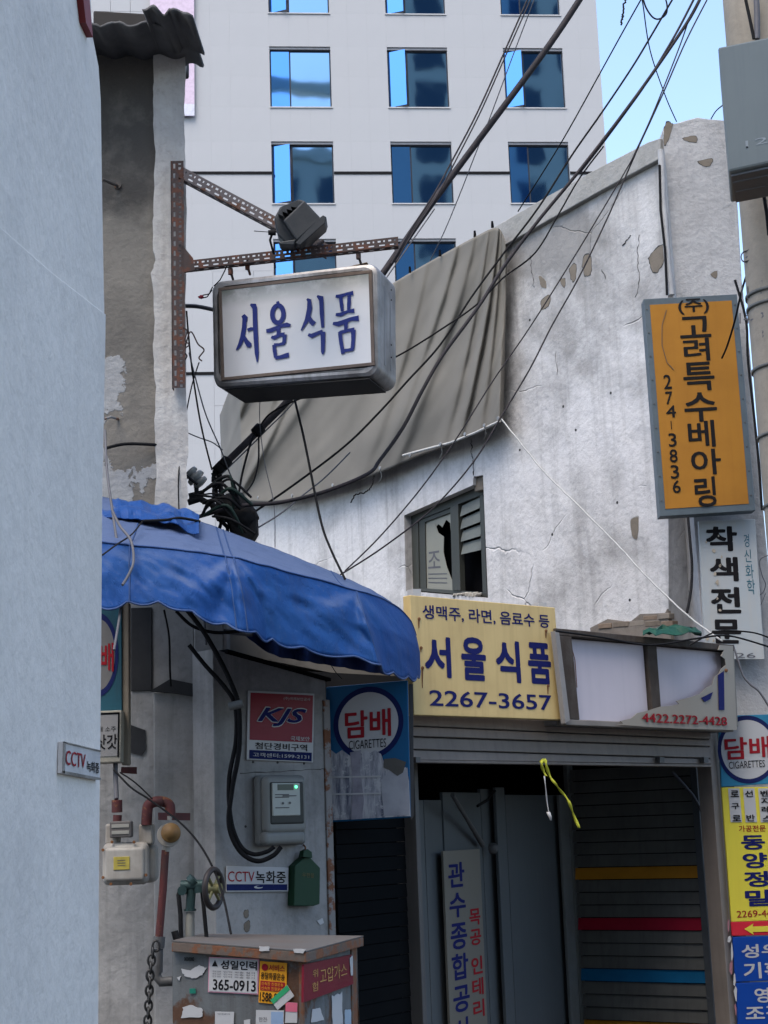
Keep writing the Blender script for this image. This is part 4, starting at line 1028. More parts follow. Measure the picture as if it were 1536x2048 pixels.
MB().slab([PY(242, 1534, 6.7), PY(273, 1534, 6.8), PY(273, 1548, 6.8), PY(242, 1546, 6.7)], (0, .012, 0)).build('pipe_bracket', redp, gpi)
rg = thing('gas_regulator', 'round yellow capped gas regulator between the meter and red pipe', 'regulator', PY(340, 1690, 6.45))
MB().lathe(PY(338, 1670, 6.50), (0.1, -1, 0), [(0, .03), (.01, .046), (.03, .048), (.034, .046)], 24).build('body', gc, rg)
MB().lathe(PY(342, 1666, 6.455), (0.1, -1, 0.05), [(0, .040), (.02, .040), (.026, .036), (.026, .026), (.034, .024), (.035, .0)], 24).build('cap', M('ochre cap', sr(112, 86, 52), .5, 0, .4, None, 12), rg)
MB().tube([PY(336, 1640, 6.5), PY(337, 1632, 6.5)], .016, 8).tube([PY(333, 1690, 6.5), PY(332, 1703, 6.5)], .016, 8).build('neck', gc, rg)
# green gas changeover with hand wheel
vg = thing('green_valve', 'dark green gas valve with round hand wheel standing above the cabinet', 'valve', PY(380, 1880, 6.2))
dg = M('oily green iron', (.025, .05, .05, 1), .5, .3, .5, None, 10, .2, 50)
MB().tube([PY(362, 1772, 6.2), PY(412, 1770, 6.2)], .022, 12).tube([PY(382, 1766, 6.2), PY(390, 1758, 6.2)], .028, 12).lathe(PY(366, 1781, 6.2), (0, -1, 0), [(-.02, .018), (.03, .018)], 12).tube([PY(398, 1772, 6.2), PY(400, 1785, 6.2)], .024, 12).build('body', dg, vg)
MB().tube([PY(383, 1775, 6.2), PY(380, 1820, 6.2)], .018, 10).lathe(PY(380, 1822, 6.2), (0, 0, 1), [(0, .026), (.008, .026)], 6).build('outlet', dg, vg)
MB().tube([PY(380, 1824, 6.2), PY(378, 1890, 6.2)], .017, 10).build('grey_pipe', M('grimy white pipe', (.20, .20, .18, 1), .7, 0, .5), vg)
MB().tube([PY(362, 1775, 6.18), PY(357, 1790, 6.18), PY(361, 1830, 6.18), PY(362, 1885, 6.18)], .009, 8).tube([PY(362, 1882, 6.15), PY(352, 1875, 6.15), PY(349, 1862, 6.15)], .014, 8).build('hose', K['cable'], vg)
MB().tube([PY(404, 1780, 6.2), PY(408, 1820, 6.2), PY(414, 1885, 6.2)], .008, 8).build('stay', K['cable'], vg)
cw_ = PY(427, 1777, 6.15); ax = V((.93, -.35, 0)); a1 = V((.35, .93, 0)); rim = []
for k in range(25):
    an = 2 * math.pi * k / 24; rim.append(cw_ + (a1 * math.cos(an) * 1.0 + V((0, 0, 1)) * math.sin(an)) * .072)
MB().tube(rim, .012, 8, False).build('hand_wheel', M('worn wheel', (.03, .026, .026, 1), .5, .2, .5), vg)
sp = MB()
for k in range(4):
    an = math.pi / 4 + k * math.pi / 2; sp.tube([cw_, cw_ + (a1 * math.cos(an) + V((0, 0, 1)) * math.sin(an)) * .068], .007, 6)
sp.lathe(cw_ - ax * .02, ax, [(0, .02), (.05, .02)], 12); sp.tube([PY(412, 1771, 6.2), cw_], .012, 8)
sp.build('wheel_spokes', M('brass spokes', (.16, .15, .07, 1), .5, .3, .4), vg)

# ------------------------------------------------------------------ rusty cabinet with stickers
CF = PlUY(345, 5.85, 606, 5.55, 1950); CS = PlUY(606, 5.55, 716, 6.25, 1950)
cab = thing('gas_cabinet', 'rusty grey steel gas cylinder cabinet covered with stickers at the bottom left', 'cabinet', CF(480, 2048))
cabM = M('grey cabinet paint with rust', (.12, .128, .13, 1), .75, .1, .5, (.06, .055, .05, 1), 8, .35, 70, .6, .42, .4, (.055, .025, .012, 1), 4)
rimR = rusty('rusty lid edge', (.12, .09, .07, 1), .6, 16)
a = CF(345, 1960); b = CF(606, 1960); c = CS(716, 1960)
back = [V((a.x + .22, a.y + .62, 0)), ]
zl, zm, zr2 = CF(345, 1899).z, CF(606, 1916).z, CS(716, 1886).z
MB().slab([V((a.x, a.y, .1)), V((b.x, b.y, .1)), V((b.x, b.y, zm)), V((a.x, a.y, zl))], -CF.n * .02).build('front_panel', cabM, cab, bev=.003)
MB().slab([V((b.x, b.y, .1)), V((c.x, c.y, .1)), V((c.x, c.y, zr2)), V((b.x, b.y, zm))], -CS.n * .02).build('side_panel', cabM, cab, bev=.003)
bl_ = V((a.x + .23, a.y + .66, 0))
MB().slab([V((a.x, a.y, .1)), V((bl_.x, bl_.y, .1)), V((bl_.x, bl_.y, zl)), V((a.x, a.y, zl))], V((.02, 0, 0))).slab([V((bl_.x, bl_.y, .1)), V((c.x, c.y, .1)), V((c.x, c.y, zr2)), V((bl_.x, bl_.y, zl))], V((0, -.02, 0))).build('back_panel', cabM, cab)
tA = CF(343, 1884, .03); tB = CF(612, 1905, .03); tC = CS(727, 1874, .03); tD = PY(400, 1862, 6.45); tD.z = (tA.z + tC.z) / 2
MB().slab([tA, tB, tC, tD], V((0, 0, -.034))).build('lid', rimR, cab, bev=.003)
up3 = V((0, 0, .001))
MB().slab([tA + up3, tB + up3, tC + up3, tD + up3], V((0, 0, .004))).build('lid_top', M('grey lid top', (.10, .095, .09, 1), .6, 0, .5, (.1, .06, .04, 1), 5, .1, 40), cab)
MB().slab([CF(597, 1915, .006), CF(606, 1917, .006), CF(609, 2100, .006), CF(600, 2100, .006)], -CF.n * .006).build('corner_angle', rimR, cab)
MB().slab([CS(703, 1890, .006), CS(714, 1888, .006), CS(716, 2100, .006), CS(706, 2100, .006)], -CS.n * .006).build('corner_angle', rimR, cab)
spx = [(608, 1929), (704, 1909), (707, 1968), (607, 2005)]
q = Q(CS, spx, .012)
gsn = thing('high_pressure_gas_sign', 'dark red high pressure gas sign with gold letters on the cabinet side', 'sign', CS(655, 2000))
MB().slab(q, -CS.n * .008).build('plate', M('maroon plate', sr(110, 22, 38), .5, 0, .3), gsn)
gold = M('gold lettering', sr(180, 140, 80), .5)
lettering('고압가스', q, (.30, .22, .86, .66), gold, gsn, .0)
lettering('위', q, (.16, .20, .26, .42), gold, gsn, 0); lettering('험', q, (.15, .55, .26, .80), gold, gsn, 0)
def paper(name, label, pl, px, mat, off=.003):
    t_ = thing(name, label, 'sticker', pl(*px[3])); q = Q(pl, px, off + .0015); MB().slab(q, -pl.n * .0015).build('paper', mat, t_); return t_, q
papw = M('white paper', (.42, .42, .42, 1), .8, 0, .2, (.4, .39, .37, 1), 8)
s1, q = paper('job_sticker', 'white pink edged sticker with large phone number on the cabinet front', CF, [(418, 1914), (518, 1918), (516, 1989), (416, 1984)], M('pink border', (.60, .28, .36, 1), .7))
MB().slab(sub(q, .02, .025, .98, .97, .0012), -CF.n * .001).build('white_field', papw, s1)
lettering('성일인력', q, (.25, .07, .97, .33), K['black'], s1, .035); lettering('365-0913', q, (.10, .62, .96, .93), K['black'], s1, .03)
lettering('▲', q, (.06, .09, .20, .30), K['black'], s1, 0) if False else None
MB().slab([bil(q, .13, .08) + CF.n * .002, bil(q, .19, .26) + CF.n * .002, bil(q, .07, .26) + CF.n * .002], -CF.n * .0005).build('emblem', K['black'], s1)
for k in range(3): lettering('전문 인력 파출 철거', q, (.08, .38 + k * .07, .93, .43 + k * .07), K['greycable'], s1, 0)
s2, q = paper('transport_sticker', 'orange and red transport service sticker beside the phone number sticker', CF, [(520, 1922), (574, 1926), (572, 2010), (517, 2005)], M('orange paper', sr(220, 150, 30), .7))
lettering('서비스', q, (.35, .06, .94, .22), K['redink'], s2, .02); ellipse(q, (.2, .14), .12, .085, .002, 16).build('emblem', K['redink'], s2)
lettering('용달화물운송', q, (.06, .26, .94, .43), K['black'], s2, .02)
MB().slab(sub(q, .05, .47, .95, .70, .0012), -CF.n * .001).build('red_field', K['redink'], s2)
for k in (0, 1): lettering('신속한 친절운송', q, (.10, .49 + k * .11, .90, .57 + k * .11), M('orange ink', sr(220, 150, 30), .7), s2, 0, off=.003)
lettering('1588-82', q, (.05, .74, .80, .96), K['black'], s2, .02)
s3, q = paper('green_card', 'tilted green and white card stuck over the orange sticker', CF, [(541, 2000), (574, 1970), (588, 1992), (555, 2020)], papw, .006)
MB().slab(sub(q, 0, 0, 1, .42, .0012), -CF.n * .001).build('green_field', M('green print', (.03, .30, .12, 1), .6), s3)
lettering('TAXI 콜', q, (.3, .55, .85, .75), K['greycable'], s3, 0) if False else None
s4, q = paper('white_leaflet', 'white leaflet with blue picture at the bottom of the cabinet front', CF, [(512, 2020), (568, 2021), (567, 2075), (511, 2075)], papw, .004)
MB().slab(sub(q, .55, .05, .98, .9, .0012), -CF.n * .001).build('blue_picture', M('blue print', (.25, .35, .50, 1), .7), s4)
lettering('안전', q, (.12, .25, .4, .42), K['greycable'], s4, 0)
s5, q = paper('pink_card', 'small pink topped card at the cabinet corner below the green card', CF, [(572, 2004), (595, 2006), (594, 2046), (570, 2046)], papw, .004)
MB().slab(sub(q, 0, 0, 1, .45, .0012), -CF.n * .001).build('pink_field', M('pink print', (.55, .12, .18, 1), .7), s5)
s6, q = paper('blank_note', 'blank white note with short heading on the lower cabinet front', CF, [(430, 2023), (468, 2024), (466, 2080), (430, 2080)], papw, .004)
lettering('임대문의', q, (.15, .05, .8, .10), K['black'], s6, 0)
s7, q = paper('small_green_label', 'tiny green label on the rusty cabinet front', CF, [(379, 1977), (391, 1977), (391, 1987), (379, 1987)], M('teal label', (.01, .16, .11, 1), .6), .004)
s8 = thing('torn_paper', 'torn white paper remains in the left half of the cabinet front', 'paper', CF(380, 2040))
for pts in ([(364, 1938), (380, 1941), (398, 1930), (412, 1936), (404, 1950), (388, 1957), (368, 1952)], [(366, 2015), (380, 2010), (405, 2018), (406, 2034), (362, 2036)], [(354, 1955), (362, 1952), (358, 1962)], [(488, 2041), (500, 2039), (500, 2060), (489, 2060)], [(519, 1893), (538, 1893), (538, 1902), (519, 1902)], [(586, 1898), (612, 1898), (606, 1907), (588, 1905)]):
    patch(s8, CF, pts, .004 if pts[0][1] > 1910 else .034, papw, .002, 'scrap')
lettering('0000000', [CF(369, 1914, .004), CF(389, 1914, .004), CF(389, 1922, .004), CF(369, 1922, .004)], (0, 0, 1, 1), K['cable'], cab, .03)
s9 = thing('torn_label', 'white and pink torn label strips on the cabinet side under the red sign', 'paper', CS(660, 2048))
patch(s9, CS, [(664, 1992), (684, 1985), (686, 2048), (666, 2060)], .004, papw, .002, 'scrap'); patch(s9, CS, [(690, 2020), (702, 2018), (703, 2060), (690, 2060)], .004, M('blue scrap', (.3, .38, .45, 1), .8), .002, 'scrap')
patch(s9, CS, [(625, 2018), (640, 2016), (648, 2040), (622, 2046)], .004, papw, .002, 'scrap'); patch(s9, CS, [(700, 1915), (706, 1912), (706, 1950), (702, 1952)], .016, papw, .002, 'scrap')
# chain hanging left of the cabinet
chn = MB(); chm = M('oiled chain steel', (.05, .05, .05, 1), .5, .6, .4)
ch_t = thing('hanging_chain', 'heavy dark steel chain hanging between the red pipe and the cabinet', 'chain', PY(300, 2048, 6.3))
zc0 = 1890
cpts = [(312, 1892), (305, 1905), (303, 1920)] + [(301 - k * .8, 1936 + k * 15) for k in range(9)]
for i, (u, v) in enumerate(cpts):
    c = PY(u, v, 6.3); an = (i % 2) * math.pi / 2 + .3; sd_ = V((math.cos(an), math.sin(an), 0)); L_ = []
    for k in range(13):
        t_ = 2 * math.pi * k / 12; L_.append(c + sd_ * math.cos(t_) * .014 + V((0, 0, 1)) * math.sin(t_) * .021)
    MB().tube(L_, .005, 6, False).build('link', chm, ch_t)

# ------------------------------------------------------------------ hanging light box sign, bracket, floodlight
LB = PlUY(421, 7.28, 756, 7.02, 640)
ls = thing('hanging_sign', 'white hanging light box sign with blue brush style Korean letters in aluminium frame', 'sign', LB(600, 780))
lpx = [(421, 562), (756, 523), (757, 752), (425, 776)]
lq = Q(LB, lpx)
def rrect(q, rad, inset=0, n=8, off=0):
    W = (q[1] - q[0]).length; H = (q[3] - q[0]).length; o_ = []; nn = qn(q) * off
    for (cx, cy_, a0) in ((W - rad - inset, rad + inset, -90), (W - rad - inset, H - rad - inset, 0), (rad + inset, H - rad - inset, 90), (rad + inset, rad + inset, 180)):
        for k in range(n + 1):
            a = math.radians(a0 + 90 * k / n); o_.append(bil(q, (cx + rad * math.cos(a)) / W, (cy_ + rad * math.sin(a)) / H) + nn)
    return o_
body = MB(); outl = [rrect(lq, .055, i_, off=o_) for o_, i_ in ((-.30, .022), (-.292, .006), (-.275, 0), (-.15, 0), (-.028, 0), (-.008, .006), (0, .020), (0, .034), (-.014, .036))]
n_o = len(outl[0])
for a_, b_ in zip(outl[:-1], outl[1:]):
    body.add(a_ + b_, [(k, (k + 1) % n_o, (k + 1) % n_o + n_o, k + n_o) for k in range(n_o)], True)
body.add(outl[0], [list(range(n_o))]); body.add(outl[-1], [list(range(n_o))])
body.build('case', K['alu'], ls)
def frm4(q, w, off, dep, mat, name, par, n):
    for (a, b, c, d) in ((0, 0, 1, w[1]), (0, 1 - w[1], 1, 1), (0, w[1], w[0], 1 - w[1]), (1 - w[0], w[1], 1, 1 - w[1])):
        MB().slab(sub(q, a, b, c, d, off), -n * dep).build(name, mat, par, bev=.002)
ringm = M('oxidised frame lip', (.20, .19, .18, 1), .4, .6, .8, (.05, .045, .04, 1), 7, .15, 40, .6)
frm4(sub(lq, .045, .07, .958, .935, 0), (.016, .025), -.004, .010, ringm, 'outer_frame', ls, LB.n)
bq = sub(lq, .03, .985, .97, 1, 0)
MB().slab([lq[3] + V((.05, 0, -.003)) - LB.n * .02, lq[2] + V((-.05, 0, -.003)) - LB.n * .02, lq[2] + V((-.05, 0, -.003)) - LB.n * .28, lq[3] + V((.05, 0, -.003)) - LB.n * .28], (0, 0, -.004)).build('underside_shade', M('underside shade plate', (.03, .028, .026, 1), .7, 0, .4), ls)  # dark plate added to give the case a shaded underside
MB().slab([lq[0] + V((.45, 0, .003)) - LB.n * .02, lq[1] + V((-.06, 0, .003)) - LB.n * .02, lq[1] + V((-.06, 0, .003)) - LB.n * .27, lq[0] + V((.45, 0, .003)) - LB.n * .27], (0, 0, .003)).build('rusty_top_plate', M('rusty top plate', (.20, .13, .07, 1), .8, 0, .7, (.04, .03, .02, 1), 9), ls)
ipx = [(437, 576), (744, 540), (750, 731), (443, 762)]
iq = Q(LB, ipx, .004)
frm4(iq, (.022, .035), .004, .012, M('brown stained inner frame', (.13, .10, .08, 1), .6, .3, .6, (.04, .03, .03, 1), 5, .1, 30, .4), 'inner_frame', ls, LB.n)
def face_mat():
    t = NT('aged white acrylic'); t.set(Roughness=.3); z = t.sep()[2]
    e = ORG[ls.name]
    c = (.50, .495, .49, 1)
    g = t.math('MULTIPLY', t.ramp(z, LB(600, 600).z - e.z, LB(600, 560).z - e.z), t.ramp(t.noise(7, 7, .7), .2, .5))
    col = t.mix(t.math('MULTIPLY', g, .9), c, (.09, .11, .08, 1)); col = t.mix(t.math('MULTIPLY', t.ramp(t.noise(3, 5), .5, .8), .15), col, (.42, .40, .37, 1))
    t.base(col); return t.m
MB().slab(sub(iq, .015, .02, .985, .98, .002), -LB.n * .004).build('face', face_mat(), ls)
tpx_ = [(441, 580), (741, 544), (747, 727), (447, 757)]
tq = Q(LB, tpx_, .008)
sign_blue = M('sign blue', sr(12, 30, 100), .45, 0, .1)
def brush(strokes, box):
    """brush strokes: list of (points, widths) in a unit square, mapped into box"""
    mb = MB(); nrm = qn(tq) * .003
    for pts, ws_ in strokes:
        P = [V((p[0], p[1], 0)) for p in pts]; L_ = []; R_ = []
        for i, p in enumerate(P):
            d = P[min(i + 1, len(P) - 1)] - P[max(i - 1, 0)]
            d = V((d.x * (box[2] - box[0]) * 300, d.y * (box[3] - box[1]) * 183, 0)).normalized()
            n = V((-d.y, d.x, 0)); w = ws_[i]
            nn = V((n.x * w / ((box[2] - box[0]) * 300), n.y * w / ((box[3] - box[1]) * 183), 0))
            L_.append(p + nn); R_.append(p - nn)
        m = lambda p: bil(tq, box[0] + p.x * (box[2] - box[0]), box[1] + p.y * (box[3] - box[1])) + nrm
        k = len(P); mb.add([m(p) for p in L_] + [m(p) for p in R_], [(i, i + 1, k + i + 1, k + i) for i in range(k - 1)])
        nrm = nrm + qn(tq) * .00015
    return mb
def ring_pts(c, r, n=16): return [(c[0] + r[0] * math.sin(2 * math.pi * k / n), c[1] - r[1] * math.cos(2 * math.pi * k / n)) for k in range(n + 1)]
G1 = [([(.36, .17), (.46, .23), (.47, .30)], [4, 6, 3]), ([(.42, .22), (.40, .38), (.30, .55), (.16, .68), (.0, .76)], [4, 5, 5, 4, 1.5]), ([(.34, .50), (.46, .62), (.60, .70), (.66, .73)], [2, 4.5, 6, 3]), ([(.55, .44), (.70, .42), (.86, .43)], [3.5, 3.5, 3]), ([(.72, .0), (.88, .03), (.93, .10)], [2, 6, 4]), ([(.92, .05), (.91, .3), (.92, .6), (.94, .85), (.95, 1.0)], [5, 5, 5, 4.5, 1.5])]
G2 = [([(.5, .0), (.53, .06)], [3, 4]), (ring_pts((.5, .22), (.23, .15)), [5] * 17), ([(.0, .49), (.2, .485), (.6, .43), (.85, .42), (1.0, .44)], [4, 5, 3.5, 5, 3]), ([(.5, .44), (.5, .53), (.48, .58)], [5, 4, 3]), ([(.2, .60), (.3, .62), (.55, .58), (.75, .585)], [3, 4.5, 4, 5]), ([(.75, .58), (.73, .66), (.71, .73)], [5, 4, 4]), ([(.3, .74), (.5, .745), (.74, .73)], [3.5, 3, 3.5]), ([(.3, .74), (.32, .85), (.36, .96)], [4, 4, 4]), ([(.34, .965), (.55, .96), (.85, .94), (.84, .90)], [4, 4, 5.5, 3])]
G3 = [([(.30, .03), (.42, .08)], [2, 5]), ([(.40, .06), (.40, .2), (.28, .38), (.0, .56)], [4, 5.5, 5, 1.5]), ([(.30, .30), (.45, .42), (.58, .48)], [3, 5, 5.5]), ([(.75, .0), (.92, .05), (.94, .1)], [2, 6, 4]), ([(.93, .06), (.93, .3), (.95, .55)], [4.5, 4.5, 3]), ([(.30, .64), (.45, .67), (.75, .63), (.95, .62)], [3, 5, 4, 5]), ([(.95, .62), (.94, .8), (.92, .95), (.91, 1.0)], [5, 4.5, 4, 1.5])]
G4 = [([(.14, .04), (.3, .05), (.6, .02), (.82, .02)], [3, 4.5, 3, 5]), ([(.33, .06), (.36, .2), (.38, .3)], [3.5, 4, 3]), ([(.66, .05), (.64, .2), (.62, .29)], [3.5, 4, 3]), ([(.12, .34), (.3, .35), (.6, .31), (.84, .31)], [3, 4.5, 3, 5]), ([(.0, .48), (.2, .50), (.7, .44), (1.0, .44)], [3, 5.5, 4, 6]), ([(.5, .48), (.5, .56), (.48, .62)], [4, 4, 3]), ([(.2, .66), (.3, .64), (.6, .62), (.82, .62)], [3, 4, 3.5, 5]), ([(.26, .66), (.30, .82), (.36, .99)], [4, 4, 4]), ([(.78, .62), (.76, .78), (.72, .93)], [5, 4, 4]), ([(.33, .94), (.55, .94), (.76, .93)], [3.5, 3.5, 3.5])]
sx = lambda a, b, c, d: bx_in(tpx_, a, b, c, d)
for g, bxx in ((G1, sx(471, 613, 519, 724)), (G2, sx(533, 606, 586, 717)), (G3, sx(603, 596, 652, 709)), (G4, sx(666, 589, 721, 706))):
    g = [(p, [w_ * .95 for w_ in w]) for p, w in g]
    mb = brush(g, bxx); mb.build('lettering', sign_blue, ls)
for v in (580, 600, 690, 715): MB().lathe(PY(782, v, 7.0), (1, -.3, 0), [(0, .004), (.003, .004)], 6).build('rivet', K['dark'], ls)
sideq = [lq[1], lq[1] - LB.n * .30, lq[2] - LB.n * .30, lq[2]]
MB().slab(sub(sideq, .30, .16, .36, .86, .002), V((-.002, 0, 0))).slab(sub(sideq, .62, .16, .66, .86, .002), V((-.002, 0, 0))).build('side_seam', M('seam shade', (.22, .22, .23, 1), .5, .4, .5), ls)

def slotted(p0, p1, wdir, width, ndir, mat, name, par, pitch=.048):
    """slotted angle iron: two flanges with punched holes"""
    p0, p1 = V(p0), V(p1); L_ = (p1 - p0).length; e = (p1 - p0) / L_; th = .003; n = max(3, int(L_ / pitch))
    def flange(w, nn, W, rows_):
        mb = MB(); px = L_ / n
        ys = sorted({0, W} | {y for r_ in rows_ for y in r_[:2]})
        xs = set()
        for i in range(n):
            for r_ in rows_:
                for (a, b) in r_[2]: xs |= {i * px + a * px, i * px + b * px}
        xs = sorted(xs | {0, L_})
        for i in range(len(xs) - 1):
            for j in range(len(ys) - 1):
                xm = ((xs[i] + xs[i + 1]) / 2 % px) / px; ym = (ys[j] + ys[j + 1]) / 2
                if any(r_[0] < ym < r_[1] and any(a < xm < b for a, b in r_[2]) for r_ in rows_): continue
                q_ = [p0 + e * xs[i] + w * ys[j], p0 + e * xs[i + 1] + w * ys[j], p0 + e * xs[i + 1] + w * ys[j + 1], p0 + e * xs[i] + w * ys[j + 1]]
                mb.slab(q_, nn * th)
        return mb
    A = flange(V(wdir), V(ndir), width, [(width * .20, width * .36, [(.2, .72)]), (width * .60, width * .80, [(.06, .34), (.60, .74)])])
    A.build(name, mat, par)
    flange(V(ndir), V(wdir), width * .8, [(width * .3, width * .5, [(.25, .70)])]).build(name, mat, par)
brs = thing('slotted_bracket', 'rusty slotted angle iron bracket on the whitewashed pier carrying the hanging sign', 'bracket', PY(355, 775, 7.0))
rsM = M('heavily rusted slotted iron', (.045, .030, .027, 1), .8, .1, .4, None, 10, .35, 70, .2, .45, .4, (.05, .018, .010, 1), 16); rs2 = M('less rusted slotted iron', (.10, .085, .085, 1), .75, .1, .4, None, 10, .3, 70, .2, .3, .4, (.055, .024, .013, 1), 12)
w0 = PY(344, 776, 6.93); w1 = PY(342, 322, 6.93); w1 = V((w0.x, w0.y, w1.z))
slotted(w0, w1, (1, 0, 0), .062, (0, .9, 0), rsM, 'upright', brs)
h0 = PY(362, 541, 6.95); h1 = PY(797, 492, 6.72)
slotted(h0, h1, (0, 0, 1), .046, (0, 1, 0), rsM, 'arm', brs)
d0 = PY(352, 352, 6.93); d1 = PY(652, 512, 6.95)
e_ = (d1 - d0).normalized(); wd = V((0, 0, 1)) - e_ * e_.z; wd.normalize()
slotted(d0, d1, wd, .056, (0, 1, 0), rs2, 'diagonal_stay', brs)
MB().slab([PY(362, 545, 6.93), PY(362, 490, 6.93), PY(366, 492, 6.93), PY(386, 516, 6.93), PY(390, 540, 6.93)], (0, .004, 0)).build('gusset', rsM, brs)
for (u, v, w) in ((462, 525, .0), (496, 515, 0), (718, 494, 0)):
    P = [PY(u, v + 4, 6.9), PY(u - 4, v + 14, 6.92), PY(u + 1, v + 24, 6.95), PY(u + 4, v + 34, 7.0)]
    MB().tube(P, .006, 6).lathe(PY(u - 1, v + 18, 6.92), (0, 0, 1), [(-.015, .012), (.015, .012)], 6).build('hook', rsM, brs)
MB().tube([PY(458, 522, 6.9), PY(450, 540, 6.92), PY(440, 560, 6.95), PY(428, 572, 7.0)], .003, 5).build('tie_wire', K['cable'], brs)
rw = MB().tube([PY(425, 574, 7.1), PY(418, 588, 7.05), PY(408, 590, 7.0), PY(396, 594, 7.0)], .003, 5).tube([PY(424, 580, 7.1), PY(414, 594, 7.05), PY(405, 596, 7.0)], .003, 5)
rw.build('loose_wire', K['cable'], None, label='loose wire ends sticking out at the left side of the hanging sign', cat='wire')
MB().lathe(PY(402, 594, 7.0), (1, 0, .2), [(-.012, .004), (0, .011), (.012, .006)], 8).build('wire_nut', M('red tape', (.15, .01, .02, 1), .5), None, label='small dark red taped wire joint left of the hanging sign', cat='wire joint')
tr2 = M('grimy rust top', (.16, .12, .09, 1), .8, 0, .6, None, 8)
# floodlight
fl = thing('floodlight', 'dark metal floodlight tilted downward where the bracket arms meet', 'floodlight', PY(600, 490, 6.8))
flm = M('dull black housing', (.022, .025, .028, 1), .5, .3, .4, (.05, .05, .05, 1), 8, .2, 40)
ctr = PY(612, 446, 6.72); ax1 = (PY(640, 422, 6.72) - PY(600, 455, 6.72)).normalized(); fd = V((0, 1, 0)); ax2 = ax1.cross(fd).normalized()
def P2(u, v, Y=6.72): return PY(u, v, Y)
MB().slab([P2(566, 441), P2(608, 400), P2(643, 437), P2(594, 482)], V((-.01, .15, .03))).build('housing', flm, fl, bev=.008)
MB().slab([P2(548, 436, 6.78), P2(560, 414, 6.78), P2(598, 398, 6.78), P2(612, 402, 6.78), P2(580, 440, 6.78), P2(592, 478, 6.78), P2(572, 486, 6.78), P2(556, 470, 6.78)], V((-.005, .12, .02))).build('rear_cover', flm, fl, bev=.008)
MB().slab([P2(590, 486), P2(638, 436), P2(646, 430), P2(653, 434), P2(650, 446), P2(600, 490)], V((0, .16, .02))).build('visor', flm, fl, bev=.003)
for k in range(4):
    f = k / 4
    MB().slab([P2(lerp(556, 560, f) + f * 30, lerp(430, 410, f) - 2), P2(lerp(560, 566, f) + f * 30, lerp(424, 402, f) - 4), P2(lerp(566, 572, f) + f * 32, lerp(432, 410, f))], V((0, .13, .02))).build('cooling_fin', flm, fl)
MB().slab([P2(556, 484), P2(592, 478), P2(588, 490), P2(562, 490)], V((0, .1, .01))).build('gear_box', flm, fl, bev=.005)
MB().tube([P2(590, 484, 6.85), P2(612, 492, 6.88), P2(634, 494, 6.9), P2(646, 482, 6.92)], .010, 6).build('yoke', rsM, fl)
MB().tube([P2(545, 466, 6.8), P2(540, 480, 6.82), P2(548, 510, 6.86), P2(550, 535, 7.0)], .006, 6).lathe(P2(545, 465, 6.8), (1, 0, 0), [(-.02, .012), (.015, .016)], 8).tube([P2(536, 464, 6.8), P2(508, 462, 6.8)], .002, 4).build('power_lead', K['cable'], fl)

# ------------------------------------------------------------------ khaki canvas on the white wall
cvM_ = NT('khaki canvas'); cvM_.set(Roughness=.85); cvM_.b.inputs['Specular IOR Level'].default_value = .2
cc = cvM_.mix(cvM_.ramp(cvM_.noise(1.5, 5), .3, .75), (.175, .162, .138, 1), (.135, .126, .108, 1))
cvM_.base(cc); cvM_.bump(cvM_.noise(160, 3), .25, .003)
canvas = thing('canvas_cover', 'large khaki canvas hanging in folds over the end of the white wall', 'canvas', U(760, 990))
topc = [(440, 830), (480, 745), (560, 700), (680, 632), (800, 558), (880, 512), (950, 474), (990, 456), (1006, 470), (1014, 510)]
botc = [(445, 985), (487, 1001), (560, 1003), (650, 984), (760, 945), (830, 916), (900, 890), (950, 868), (990, 850), (1006, 836)]
def samp(c, t):
    t *= len(c) - 1; i = min(int(t), len(c) - 2); f = t - i
    p0, p1, p2, p3 = c[max(i - 1, 0)], c[i], c[i + 1], c[min(i + 2, len(c) - 1)]
    g = lambda a, b, c_, d: .5 * ((2 * b) + (-a + c_) * f + (2 * a - 5 * b + 4 * c_ - d) * f * f + (-a + 3 * b - 3 * c_ + d) * f ** 3)
    return tuple(g(p0[k], p1[k], p2[k], p3[k]) for k in range(len(p0)))
rows_ = []
NR, NC = 70, 300
rf_ = random.Random(11)
FOLDS = [(.17 + k * .072 + rf_.uniform(-.03, .03), .04 + .32 * (1 - (.17 + k * .072)) * rf_.uniform(.5, 1.3), rf_.uniform(.012, .030), rf_.uniform(.018, .050), rf_.uniform(.0, .7)) for k in range(11)]
